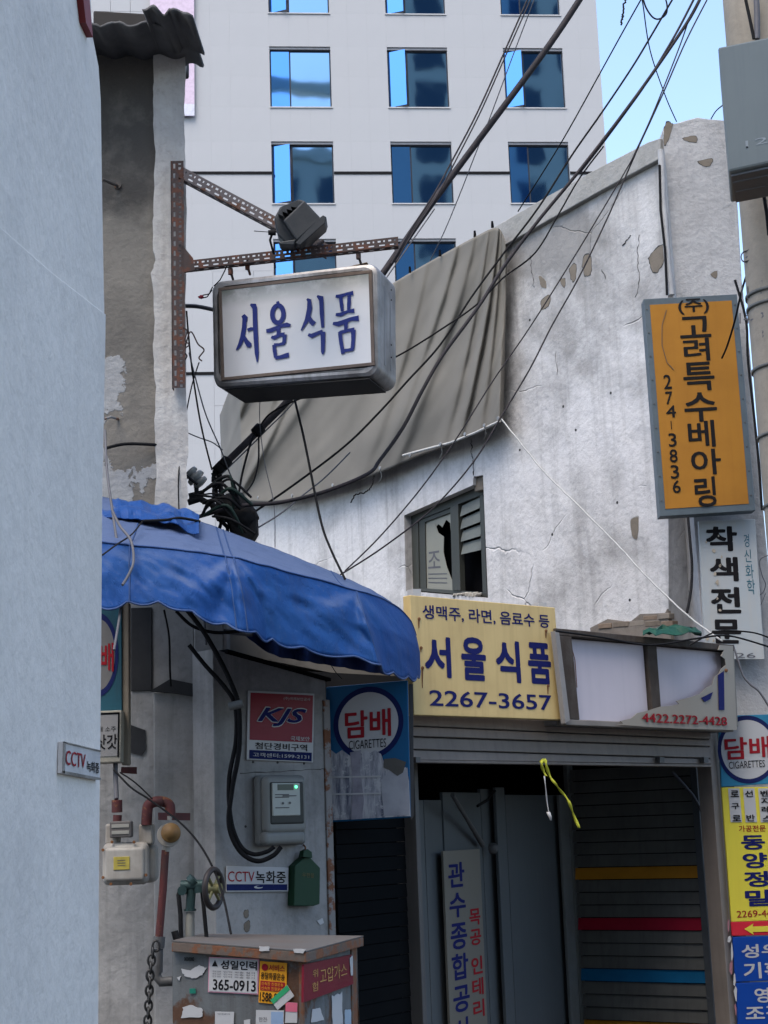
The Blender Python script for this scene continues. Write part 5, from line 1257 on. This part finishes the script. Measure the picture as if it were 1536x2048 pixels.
for i in range(NR + 1):
    t = i / NR; r_ = []
    for j in range(NC + 1):
        s = j / NC; a = samp(topc, s); b = samp(botc, s)
        u = lerp(a[0], b[0], t); v = lerp(a[1], b[1], t)
        ph = s * 8.6 + 1.1 * noise.noise(V((s * 2.3, t * .8, 4))) + .9 * t ** 1.4 * (1.2 - s) + .5 * noise.noise(V((s * 5, t * 1.3, 0)))
        env = (.35 + .65 * min(1, abs(1 - t) * 1.1 + .2)) * min(1, (1 - s) * 7 + .15)
        amp = .044 * (.45 + .9 * abs(noise.noise(V((s * 7.3, .7, 2))))+ .2)
        fold = amp * env * (math.sin(2 * math.pi * ph) * .7 + .26 * math.sin(2 * math.pi * (ph * 2.13 + .3)))
        fold += .05 * noise.noise(V((s * 4 + t * 2.2, t * 3 - s * 2, 5))) + .012 * noise.noise(V((s * 22 + t * 6, t * 6, 9)))
        off = .17 + fold
        fold2 = 0
        for (s0_, a_, w_, A_, tc) in FOLDS:
            x = s - (s0_ - a_ * t ** 1.35); w2 = w_ * (.8 + .9 * t)
            fold2 += A_ * math.exp(-(x / (w2 if x < 0 else w2 * .55)) ** 2) * math.exp(-((t - tc) / .55) ** 2)
        off = .14 + fold2 + .05 * noise.noise(V((s * 3.2 + t * 1.6, t * 2.2 - s * 2, 5))) + .006 * noise.noise(V((s * 26 + t * 9, t * 6, 9)))
        if s > .93: off = lerp(off, .10, (s - .93) / .07)
        if s < .11: off -= (0.11 - s) * 6.5
        r_.append(U(u, v, off))
    rows_.append(r_)
MB().grid(rows_).build('sheet', cvM_.m, canvas, solid=.006)
hem = [U(u, v, .18) for u, v in ((806, 911), (850, 899), (900, 886), (950, 866), (1000, 842))]
MB().tube(hem, .010, 6).build('hem_rope', K['rope'], canvas)
for k in range(9):
    s_ = .16 + k * .095; b_ = samp(botc, s_); a_ = samp(topc, s_)
    MB().lathe(U(b_[0], b_[1] - 9, .20), U.n, [(0, .016), (.006, .014)], 10).build('eyelet', K['alu'], canvas)
    if k % 2: MB().tube([U(b_[0], b_[1] - 7, .20), U(b_[0] + 3, b_[1] + 8, .12), U(b_[0] - 2, b_[1] + 20, .01)], .004, 5).build('tie_cord', K['rope'], canvas)
for (u, v) in ((880, 512), (950, 474), (985, 455), (820, 545)): MB().lathe(U(u, v, .16), V((0, 0, 1)), [(0, .012), (.05, .008)], 6).build('clip', K['dark'], canvas)

# ------------------------------------------------------------------ blue awning
aw_t = thing('blue_awning', 'faded blue fabric awning with scalloped edge over the left shop corner', 'awning', PY(520, 1300, 6.4))
stations = [  # back top, mid top, fold, mid drop, hem
    [(140, 985, 6.95), (150, 1040, 6.4), (150, 1084, 6.00), (150, 1150, 5.93), (150, 1216, 5.90)],
    [(234, 1000, 6.95), (222, 1045, 6.4), (207, 1088, 6.00), (207, 1150, 5.93), (207, 1213, 5.90)],
    [(300, 1014, 6.95), (288, 1056, 6.45), (277, 1094, 6.02), (277, 1148, 5.95), (277, 1201, 5.90)],
    [(360, 1030, 6.95), (356, 1068, 6.45), (350, 1102, 6.04), (352, 1158, 5.96), (350, 1210, 5.92)],
    [(408, 1046, 6.95), (416, 1082, 6.5), (420, 1111, 6.06), (426, 1174, 5.98), (430, 1240, 5.94)],
    [(452, 1062, 6.97), (466, 1094, 6.5), (474, 1119, 6.08), (492, 1180, 6.00), (506, 1262, 5.96)],
    [(500, 1080, 7.0), (516, 1108, 6.55), (530, 1134, 6.14), (536, 1196, 6.10), (545, 1278, 6.07)],
    [(570, 1106, 7.05), (588, 1130, 6.65), (606, 1154, 6.28), (612, 1222, 6.22), (620, 1297, 6.20)],
    [(640, 1134, 7.1), (662, 1156, 6.75), (690, 1177, 6.40), (712, 1245, 6.34), (740, 1318, 6.32)],
    [(692, 1156, 7.15), (716, 1174, 6.85), (740, 1192, 6.55), (756, 1256, 6.46), (770, 1338, 6.44)],
    [(745, 1182, 7.2), (766, 1195, 7.0), (784, 1210, 6.8), (800, 1272, 6.7), (808, 1350, 6.68)],
    [(780, 1203, 7.28), (802, 1219, 7.15), (818, 1240, 7.02), (831, 1290, 6.95), (832, 1353, 6.92)],
    [(800, 1222, 7.35), (820, 1246, 7.30), (832, 1272, 7.25), (839, 1305, 7.2), (840, 1342, 7.2)]]
NI, NJ = 150, 44
rows_ = []
colspl = []
for j in range(NI + 1):
    s = j / NI; colspl.append([samp([st[k] for st in stations], s) for k in range(5)])
for k in range(NJ + 1):
    t = k / NJ; r_ = []
    for j in range(NI + 1):
        c = colspl[j]; s = j / NI
        tt = t * 4; i = min(int(tt), 3); f = tt - i
        p = [lerp(c[i][m], c[i + 1][m], f) for m in range(3)]
        if i == 1: pass
        w = V((0, 0, 0)); P = PY(*p)
        # wrinkles
        drop = max(0, t - .5) * 2
        n1 = noise.noise(V((s * 9, t * 3, 1))); n2 = noise.noise(V((s * 26 + t * 4, t * 5, 4))); n3 = noise.noise(V((s * 60 + t * 10, t * 5, 8)))
        if t <= .5:
            tb_ = t * 2; P.z += -.02 * math.sin(math.pi * tb_) + .004 * n2
        else:
            n4 = 1 - abs(noise.noise(V((s * 16 - t * 5, t * 6, 14)))) * 2.2
            P.y += -.010 * n1 * drop - .004 * n2 * (drop + .1) - .003 * n3 - .010 * n4 * min(1, drop * 3) - .007 * (1 - abs(noise.noise(V((s * 34 - t * 9, t * 7 + s * 6, 24)))) * 2.5) * min(1, drop * 3)
            # radial creases from the rib at the corner
            for (sc, am) in ((.405, .020), (.70, .016)):
                dx = s - sc; an = math.atan2(drop + .02, dx * 6)
                P.y += -am * math.exp(-(dx * 7) ** 2) * math.cos(an * 8) * min(1, drop * 2.2)
                P.y -= .05 * math.exp(-abs((dx + .012 * drop) * 38)) * min(1, drop * 3) - .02 * math.exp(-abs((dx - .03) * 30)) * drop
            # scallops on the hem
            P.z += -.020 * abs(math.sin(s * 44)) * max(0, (drop - .8) * 5)
        if k in (22,): P.z += .004
        r_.append(P)
    rows_.append(r_)
bt = NT('faded blue awning fabric'); bt.set(Roughness=.75); bt.b.inputs['Specular IOR Level'].default_value = .18
gN = bt.N.new('ShaderNodeNewGeometry'); sp_ = bt.N.new('ShaderNodeSeparateXYZ'); bt.L(gN.outputs['Normal'], sp_.inputs[0])
nz = bt.math('ABSOLUTE', sp_.outputs[2])
blue = bt.mix(bt.ramp(bt.noise(2.2, 6), .35, .7), (.004, .042, .175, 1), (.008, .052, .175, 1))
dust = bt.mix(bt.noise(6, 6, .7), (.075, .105, .18, 1), (.085, .11, .17, 1))
col = bt.mix(bt.math('MULTIPLY', bt.ramp(nz, .45, .85), .75), blue, dust)
grime = bt.math('MULTIPLY', bt.ramp(bt.noise(5, 9, .7, bt.mapping((1.5, 1.5, .5))), .52, .75), .55)
col = bt.mix(grime, col, (.02, .035, .085, 1))
col = bt.mix(bt.math('MULTIPLY', bt.ramp(bt.noise(60, 3, .7), .6, .8), .35), col, (.10, .13, .20, 1))
bt.base(col); bt.bump(bt.math('ADD', bt.noise(14, 6, .6), bt.math('MULTIPLY', bt.ramp(bt.noise(4, 3, .5, bt.mapping((6, 6, 1.2)), 1.5), .48, .5), .5)), .35, .012)
cano = MB().grid(rows_).build('canopy', bt.m, aw_t, solid=.004)
for e in cano.data.edges:
    if e.vertices[0] // (NI + 1) == 22 and e.vertices[1] // (NI + 1) == 22: e.use_edge_sharp = True
for jj in (57, 61, 105, 22):
    MB().tube([rows_[k][jj] + V((0, -.0035, .001)) for k in range(0, NJ + 1, 2)], .0035, 5).build('seam', M('seam thread blue', (.02, .05, .14, 1), .7), aw_t)
MB().tube([p + V((0, -.002, 0)) for p in rows_[-1]], .0045, 6).build('hem_piping', M('worn hem edge', (.04, .075, .18, 1), .7), aw_t)
MB().tube([p + V((0, -.004, .002)) for p in rows_[22]], .004, 6).build('fold_seam', M('fold seam blue', (.03, .065, .17, 1), .7), aw_t)
# far side flap seen below the hem
dn = M('dark navy flap', (.012, .03, .12, 1), .7)
rows_ = []
for t in (0, .5, 1):
    rows_.append([PY(lerp(478, 780, s / 30), lerp(1240, 1290, s / 30) + t * (18 + 42 * math.sin(min(1, s / 8) * 1.4)) + 2.2 * abs(math.sin(s * .9)) * t, 6.95 - .1 * math.sin(s)) for s in range(31)])
MB().grid(rows_).build('inner_flap', dn, aw_t, solid=.003)
fr2 = M('awning frame steel', (.10, .10, .11, 1), .5, .5)
for pts in ([stations[5][0], stations[5][2], stations[5][3]], [stations[8][0], stations[8][2], stations[8][3]]):
    MB().tube([PY(p[0], p[1] + 30, p[2] + .06) for p in pts], .012, 8).build('rib', fr2, aw_t)
MB().tube([PY(150, 1150, 6.02), PY(350, 1140, 6.06), PY(474, 1140, 6.14), PY(690, 1196, 6.46), PY(784, 1226, 6.86)], .012, 8).build('front_bar', fr2, aw_t)
MB().tube([PY(385, 1225, 6.9), PY(440, 1262, 6.85), PY(505, 1268, 6.8)], .012, 8).tube([PY(408, 1232, 6.8), PY(412, 1290, 6.8)], .006, 6).build('stay', fr2, aw_t)
# crumpled spare tarp on top
rows_ = []
for i in range(16):
    t = i / 15
    rows_.append([PY(lerp(196, 398, s / 40), lerp(1000, 1030, s / 40) - 10 * math.sin(s / 40 * 3.1) + t * 38 - 2 + 0 * s, 6.9 - t * .33 - .045 * noise.noise(V((s * .24, t * 3, 3)))) + V((0, 0, .05 * noise.noise(V((s * .12, t * 2.0, 1))) + .004 * noise.noise(V((s * .8, t * 7, 6))))) for s in range(41)])
MB().grid(rows_, False).build('crumpled_blue_tarp', M('bright blue tarp', (.008, .05, .19, 1), .4, 0, .3, (.005, .02, .08, 1), 6, .1, 30), None, solid=.004, label='crumpled bright blue tarp bundled along the top of the awning against the old building', cat='tarp')

# ------------------------------------------------------------------ yellow ribbon under the shutter box
yr = M('yellow barrier tape', sr(205, 205, 70), .6, 0, .2)
def ribbon(pts, w, pl=S, off=.12):
    rows_ = [[], []]
    for i, (u, v) in enumerate(pts):
        tw = math.sin(i * .8) * .6 + .5; P = pl(u, v, off)
        rows_[0].append(P - V((w * (.35 + .65 * abs(math.cos(i * .7))), .02 * tw, 0))); rows_[1].append(P + V((w * (.35 + .65 * abs(math.cos(i * .7))), -.02 * tw, 0)))
    return MB().grid(rows_)
def dense(pts, n=6):
    c = [samp(pts, k / (n * (len(pts) - 1))) for k in range(n * (len(pts) - 1) + 1)]; return c
rb = thing('yellow_tape', 'yellow twisted tape hanging from the shutter box over the dark recess', 'tape', S(1120, 1660))
ribbon(dense([(1090, 1520), (1094, 1538), (1104, 1560), (1118, 1578), (1134, 1598), (1144, 1622), (1158, 1656)], 4), .009).build('long_end', yr, rb, solid=.001)
ribbon(dense([(1082, 1522), (1084, 1535), (1092, 1552)], 4), .009).build('short_end', yr, rb, solid=.001)
MB().lathe(S(1087, 1522, .12), (1, 0, .3), [(-.015, .008), (0, .013), (.015, .008)], 8).build('knot', yr, rb)
wr = thing('white_rag_strip', 'thin white strip dangling beside the yellow tape', 'string', S(1095, 1640))
ribbon(dense([(1088, 1552), (1091, 1580), (1095, 1610), (1100, 1638)], 3), .004).build('strip', K['white'], wr, solid=.001)
ribbon([(1096, 1624), (1099, 1632), (1101, 1641)], .010).build('frayed_end', K['white'], wr, solid=.001)

# ------------------------------------------------------------------ cables
def cable(label, pts, r, mat=None, name='overhead_cable', cat='cable', n=6, group=None, wob=0):
    c = dense([tuple(p) for p in pts], 7)
    P = [PY(p[0], p[1], p[2]) for p in c]
    if wob: P = [p + V((random.uniform(-wob, wob), 0, random.uniform(-wob, wob))) for p in P]
    return MB().tube(P, r, n).build(name, mat or K['cable'], None, label=label, cat=cat, group=group)
def Yr(pts, Y0, Y1):
    n = len(pts) - 1; return [(u, v, lerp(Y0, Y1, i / n)) for i, (u, v) in enumerate(pts)]
brown = M('dusty dark cable', (.016, .014, .017, 1), .7, 0, .5, (.045, .035, .035, 1), 14, .2, 60)
B = [(1175, -25), (1095, 95), (950, 290), (860, 412), (790, 512), (700, 640), (590, 785), (520, 858), (470, 908), (430, 946)]
cable('thickest black cable bundle crossing behind the hanging sign up to the top edge', Yr(B, 8.2, 7.6), .0185, brown, n=10)
cable('thin messenger wire lashed along the underside of the thick cable bundle', Yr([(u + 9, v + 6) for u, v in B[3:]], 8.0, 7.58), .004, K['greycable'])
cable('left one of two thin dark cables dropping steeply onto the thick bundle', Yr([(1063, -20), (1014, 92), (956, 222), (905, 320), (868, 388), (820, 462), (782, 528)], 8.1, 7.7), .0055, brown)
cable('right one of two thin dark cables dropping steeply onto the thick bundle', Yr([(1070, -20), (1018, 96), (962, 222), (911, 322), (872, 395), (828, 462), (792, 524)], 8.15, 7.75), .0045, brown)
cable('pale thin wire from the top edge down to the canvas top', Yr([(1072, -10), (1030, 100), (978, 240), (950, 310), (925, 375), (890, 460), (860, 522)], 8.3, 9.5), .0032, K['greycable'])
cable('thin cable across the tower corner ending on the wall coping', Yr([(1290, -15), (1250, 56), (1203, 141), (1122, 286), (1036, 423)], 8.3, 10.2), .0045)
cable('dark cable crossing the sky and canvas toward the black splice case', Yr([(1350, -10), (1305, 67), (1264, 135), (1205, 223), (1144, 310), (1077, 415), (1007, 507), (943, 594), (880, 690), (815, 762), (760, 823), (690, 892), (590, 968), (500, 1030)], 8.2, 7.6), .0062)
main = [(1405, -12), (1375, 44), (1305, 147), (1252, 220), (1208, 278), (1147, 356), (1076, 442), (1010, 530), (967, 598), (936, 642), (883, 714), (845, 780), (806, 855), (760, 920), (735, 948), (650, 983), (560, 1005), (480, 1012), (395, 1034)]
cable('heavier twisted service cable sagging from upper right across the canvas', Yr(main, 8.1, 7.2), .0095, brown, n=8)
cable('second strand spiralled with the heavy service cable in the upper right sky', Yr([(1392, -10), (1358, 56), (1328, 108), (1290, 170), (1250, 226), (1210, 280), (1160, 345)], 8.05, 7.95), .007, brown)
cable('long thin cable running parallel left from the top right to the awning top', Yr([(1381, 29), (1361, 88), (1328, 173), (1299, 243), (1273, 299), (1252, 340), (1158, 498), (1062, 651), (985, 763), (911, 880), (841, 978), (760, 1073), (690, 1142)], 8.1, 7.3), .0040, brown)
cable('long thin cable passing the canvas corner down to the awning top', Yr([(1418, -8), (1372, 82), (1331, 176), (1302, 240), (1276, 296), (1258, 337), (1213, 440), (1157, 556), (1104, 651), (1059, 739), (1002, 834), (946, 925), (865, 1017), (767, 1094), (680, 1150)], 8.1, 7.2), .0045, brown)
cable('cable branching across the canvas and vanishing behind the hanging sign', Yr([(1207, 293), (1158, 358), (1118, 427), (1070, 506), (1006, 556), (957, 606), (900, 647), (797, 711), (700, 752), (635, 782), (545, 824), (515, 862)], 8.0, 7.6), .0050)
cable('cable hanging from under the sign down to the awning ridge', Yr([(586, 778), (592, 810), (609, 882), (640, 1035), (660, 1095), (690, 1158)], 7.6, 7.0), .0062)
cable('pale rope tied from the canvas corner down to the sign box', Yr([(1003, 838), (1085, 940), (1150, 1005), (1230, 1085), (1300, 1160), (1380, 1235), (1445, 1282)], 10.4, 8.6), .0055, K['rope'], 'tie_rope', 'rope', wob=.002)
cable('thin line crossing the sky to the top of the corner pier', Yr([(1280, -20), (1286, 10), (1300, 100), (1330, 190), (1353, 243)], 8.3, 9.6), .0040)
cable('cable loop dangling at the top edge of the sky', Yr([(1284, -10), (1292, 15), (1305, 34), (1318, 38), (1332, 28), (1334, 10), (1328, -12)], 8.3, 8.3), .0050)
cable('frayed kinked wire end hanging in the sky near the tower edge', Yr([(1262, -12), (1248, 8), (1246, 30), (1244, 38), (1242, 50)], 8.3, 8.3), .0055, wob=.006)
cable('short wire between the corner pier top and the steel box', Yr([(1422, 238), (1432, 222), (1446, 210)], 9.6, 8.2), .004)
cable('black cable looping off the pole across the orange sign', Yr([(1545, 445), (1524, 480), (1502, 525), (1484, 580), (1470, 640), (1455, 690), (1444, 716)], 8.0, 9.3), .0060)
cable('black conduit dropping below the orange sign to the sign box', Yr([(1376, 1034), (1380, 1080), (1384, 1130), (1382, 1180), (1374, 1225)], 9.4, 9.2), .0085)
cable('dark cable hugging the pole beside the orange sign', Yr([(1470, 560), (1492, 640), (1496, 720), (1508, 830), (1518, 930), (1524, 1020)], 9.3, 9.3), .008)
cable('black wires running along the top of the broken sign box', Yr([(1112, 1262), (1200, 1274), (1300, 1290), (1400, 1276), (1460, 1272), (1545, 1296)], 7.6, 8.5), .005)
cable('second black wire sagging from the sign box to the right edge', Yr([(1380, 1290), (1430, 1264), (1470, 1262), (1510, 1266), (1545, 1278)], 8.6, 8.6), .0045)
cable('tangled grey wire on the pier below the white peeling sign', Yr([(1466, 1290), (1476, 1320), (1486, 1350), (1500, 1368), (1520, 1385), (1545, 1425)], 9.2, 9.1), .0065, K['greycable'])
cable('thin wire looping over the white peeling sign', Yr([(1545, 1108), (1520, 1120), (1524, 1150), (1531, 1170), (1520, 1190), (1484, 1198)], 9.5, 9.6), .003, K['greycable'])
cable('thin wire slanting over the bottom of the white peeling sign', Yr([(1532, 1185), (1515, 1225), (1496, 1265)], 9.6, 9.6), .002, K['greycable'])
cable('pair of wires down the pole above the steel box, left strand', Yr([(1488, -15), (1498, 30), (1508, 78)], 7.98, 7.98), .009)
cable('pair of wires down the pole above the steel box, right strand', Yr([(1512, -15), (1514, 30), (1514, 78)], 7.98, 7.98), .016, K['greycable'])
cable('cable from the box underside along the pole', Yr([(1528, 392), (1534, 430), (1538, 470)], 7.9, 7.9), .010)
# around the column and splice case
cable('black cable crossing the flaking concrete face to the insulator', Yr([(213, 896), (250, 888), (300, 889), (322, 893), (345, 915), (372, 950), (395, 968)], 6.9, 7.1), .0075)
cable('thin wire hanging along the pier edge to the thick bundle end', Yr([(373, 622), (377, 670), (385, 745), (402, 850), (424, 940)], 7.2, 7.5), .0045)
cable('thin wire from the bracket foot to the black splice case', Yr([(378, 705), (392, 760), (412, 830), (440, 895), (455, 935), (476, 985)], 7.2, 7.5), .0035, K['greycable'])
cable('slack wire down the whitewashed pier to the awning', Yr([(398, 725), (384, 770), (372, 830), (362, 900), (357, 960), (358, 1025)], 7.1, 6.95), .0035)
cable('faint sagging wire behind the pier toward the thick bundle', Yr([(376, 866), (400, 876), (425, 885), (445, 900)], 7.6, 7.6), .003, K['greycable'])
cable('stubby grey branch like conduit behind the sign and pier', Yr([(368, 612), (395, 613), (430, 620)], 7.7, 7.5), .011, K['greycable'], 'conduit', 'conduit')
cable('rusty wire tangle at the foot of the slotted bracket', Yr([(366, 655), (374, 662), (370, 680), (378, 690), (366, 700), (374, 712), (366, 718), (380, 664), (396, 688), (408, 700), (398, 715), (404, 722)], 6.9, 7.0), .0035, rsM, 'wire_tangle', 'wire')
spl = thing('splice_case', 'black cable splice case with bundled wires beside the awning top', 'cable splice', PY(470, 1080, 7.4))
MB().lathe(PY(500, 1055, 7.35), (PY(455, 998, 7.35) - PY(500, 1055, 7.35)), [(0, .03), (.01, .065), (.05, .075), (.16, .075), (.18, .05), (.2, .02)], 16).build('case', K['cable'], spl)
MB().slab([PY(470, 1015, 7.3), PY(512, 1020, 7.3), PY(514, 1062, 7.3), PY(500, 1085, 7.3), PY(470, 1075, 7.3), PY(455, 1045, 7.3)], (0, .12, 0)).build('box', K['cable'], spl, bev=.015)
random.seed(3)
for k in range(9):
    a = (432 + random.uniform(-8, 8), 948 + random.uniform(-6, 6)); b = (445 + random.uniform(-30, 45), 1030 + random.uniform(-25, 45))
    P = [samp([(a[0], a[1], 7.6), (a[0] + random.uniform(-6, 20), (a[1] + b[1]) / 2, 7.5), (b[0], b[1], 7.35)], i / 12) for i in range(13)]
    MB().tube([PY(*p) for p in P], random.choice((.004, .006, .009)), 6).build('wire', K['cable'], spl)
for k in range(12):
    x0 = random.uniform(380, 440); y0 = random.uniform(975, 1035); pts = [(x0, y0, 7.2), (x0 + random.uniform(20, 50), y0 + random.uniform(-30, 10), 7.15), (x0 + random.uniform(50, 90), y0 + random.uniform(0, 40), 7.2)]
    MB().tube([PY(*samp(pts, i / 12)) for i in range(13)], random.choice((.004, .006, .008)), 6).build('wire', K['cable'] if k % 4 else M('greenish wire', (.008, .02, .016, 1), .7), spl)
cable('wire falling from the thick bundle to the splice case, right hand one', Yr([(517, 862), (517, 920), (508, 960), (492, 985)], 7.6, 7.4), .0045)
cable('wire falling from the thick bundle to the splice case, left hand one', Yr([(512, 862), (500, 890), (485, 945), (478, 985)], 7.6, 7.4), .006)
cable('thin pale wire falling in front of the canvas from the sign underside', Yr([(520, 790), (520, 850), (530, 930), (548, 1010), (550, 1095)], 7.55, 7.4), .0022, K['greycable'])
cable('thin cable rising right from the splice case across the canvas hem', Yr([(505, 1062), (560, 1028), (600, 995), (650, 955), (700, 905)], 7.35, 7.6), .004, K['greycable'])
ins = thing('insulator', 'stacked grey ceramic insulator at the end of the thick cable', 'insulator', PY(390, 975, 7.35))
MB().lathe(PY(378, 942, 7.35), (PY(408, 972, 7.35) - PY(378, 942, 7.35)), [(0, .015), (.004, .035), (.02, .038), (.024, .022), (.034, .024), (.038, .044), (.056, .046), (.06, .022), (.07, .024), (.075, .038), (.09, .036), (.095, .01)], 18).build('ceramic', M('grey glazed ceramic', (.20, .20, .19, 1), .3), ins)
MB().tube([PY(392, 968, 7.35), PY(394, 990, 7.35), PY(380, 1000, 7.35)], .012, 8).tube([PY(378, 992, 7.35), PY(408, 985, 7.35)], .014, 8).tube([PY(376, 1005, 7.35), PY(400, 998, 7.35), PY(425, 1010, 7.35), PY(440, 1040, 7.35)], .016, 8).build('clamp', K['cable'], ins)
cl = thing('cable_clamp', 'black clamps gripping the thick bundle above the splice case', 'clamp', PY(520, 880, 7.6))
for (u, v) in ((517, 860), (451, 925), (440, 936)):
    d_ = (PY(u + 30, v - 32, 7.62) - PY(u, v, 7.6)).normalized(); MB().lathe(PY(u, v, 7.6) - d_ * .03, d_, [(0, .02), (.005, .030), (.05, .030), (.055, .02)], 12).build('collar', K['cable'], cl)
# cables on and under the awning
cable('brown cable draped straight down over the awning at the left edge', Yr([(210, 860), (214, 940), (226, 1030), (236, 1100), (243, 1160), (240, 1225), (228, 1300)], 6.5, 5.8), .0055, K['greycable'])
cable('second brown cable curving over the awning at the left edge', Yr([(224, 1020), (240, 1052), (262, 1082), (267, 1122), (258, 1148), (245, 1170)], 6.1, 5.8), .0055, K['greycable'])
cable('black cord lying along the awning ridge', Yr([(284, 1042), (330, 1040), (360, 1036), (400, 1043)], 6.5, 6.7), .006)
cable('thin cord crossing the awning from the ridge to the near wall', Yr([(284, 1044), (262, 1070), (235, 1088), (205, 1110)], 6.4, 5.6), .0035)
cable('thick black cable bowing down the shop wall to the meter, outer strand', Yr([(370, 1215), (405, 1260), (440, 1320), (468, 1380), (478, 1420), (478, 1500), (464, 1580), (458, 1650), (478, 1700), (512, 1722), (545, 1712), (562, 1694)], 6.6, 6.75), .0105, n=8)
cable('thick black cable bowing down the shop wall to the meter, inner strand', Yr([(378, 1290), (410, 1330), (450, 1375), (470, 1412), (472, 1480), (458, 1560), (462, 1640), (480, 1690), (505, 1708), (532, 1704), (548, 1694)], 6.62, 6.75), .0095, n=8)
cable('thin black cable curving from the light box past the hand wheel', Yr([(228, 1540), (262, 1575), (300, 1600), (360, 1645), (400, 1690), (430, 1745), (448, 1800), (462, 1868)], 6.5, 6.0), .0045)
cable('second thin cable from the light box to the regulator', Yr([(240, 1545), (270, 1565), (305, 1598)], 6.5, 6.45), .0035)
cable('slim wire hanging under the awning with a knot', Yr([(328, 1220), (338, 1272), (340, 1340), (342, 1372)], 6.6, 6.8), .0045)
cable('short black strap under the awning beside the shop wall', Yr([(352, 1222), (385, 1252), (430, 1265), (478, 1262)], 6.7, 6.8), .008)
MB().lathe(PY(472, 1410, 6.6), (1, 0, .2), [(-.03, .018), (.03, .018)], 10).build('cable_tie', M('grey clamp', (.15, .16, .16, 1), .5, .3), None, label='grey clamp holding the two thick cables to the shop wall', cat='clamp')
cable('thin chain wire dangling below the canvas middle', Yr([(748, 952), (742, 975), (728, 985), (710, 990), (702, 1005)], 9.5, 9.5), .0045, wob=.004)
cable('wire hanging above the tobacco sign from the awning', Yr([(662, 1330), (672, 1345), (684, 1358)], 7.1, 7.1), .002)
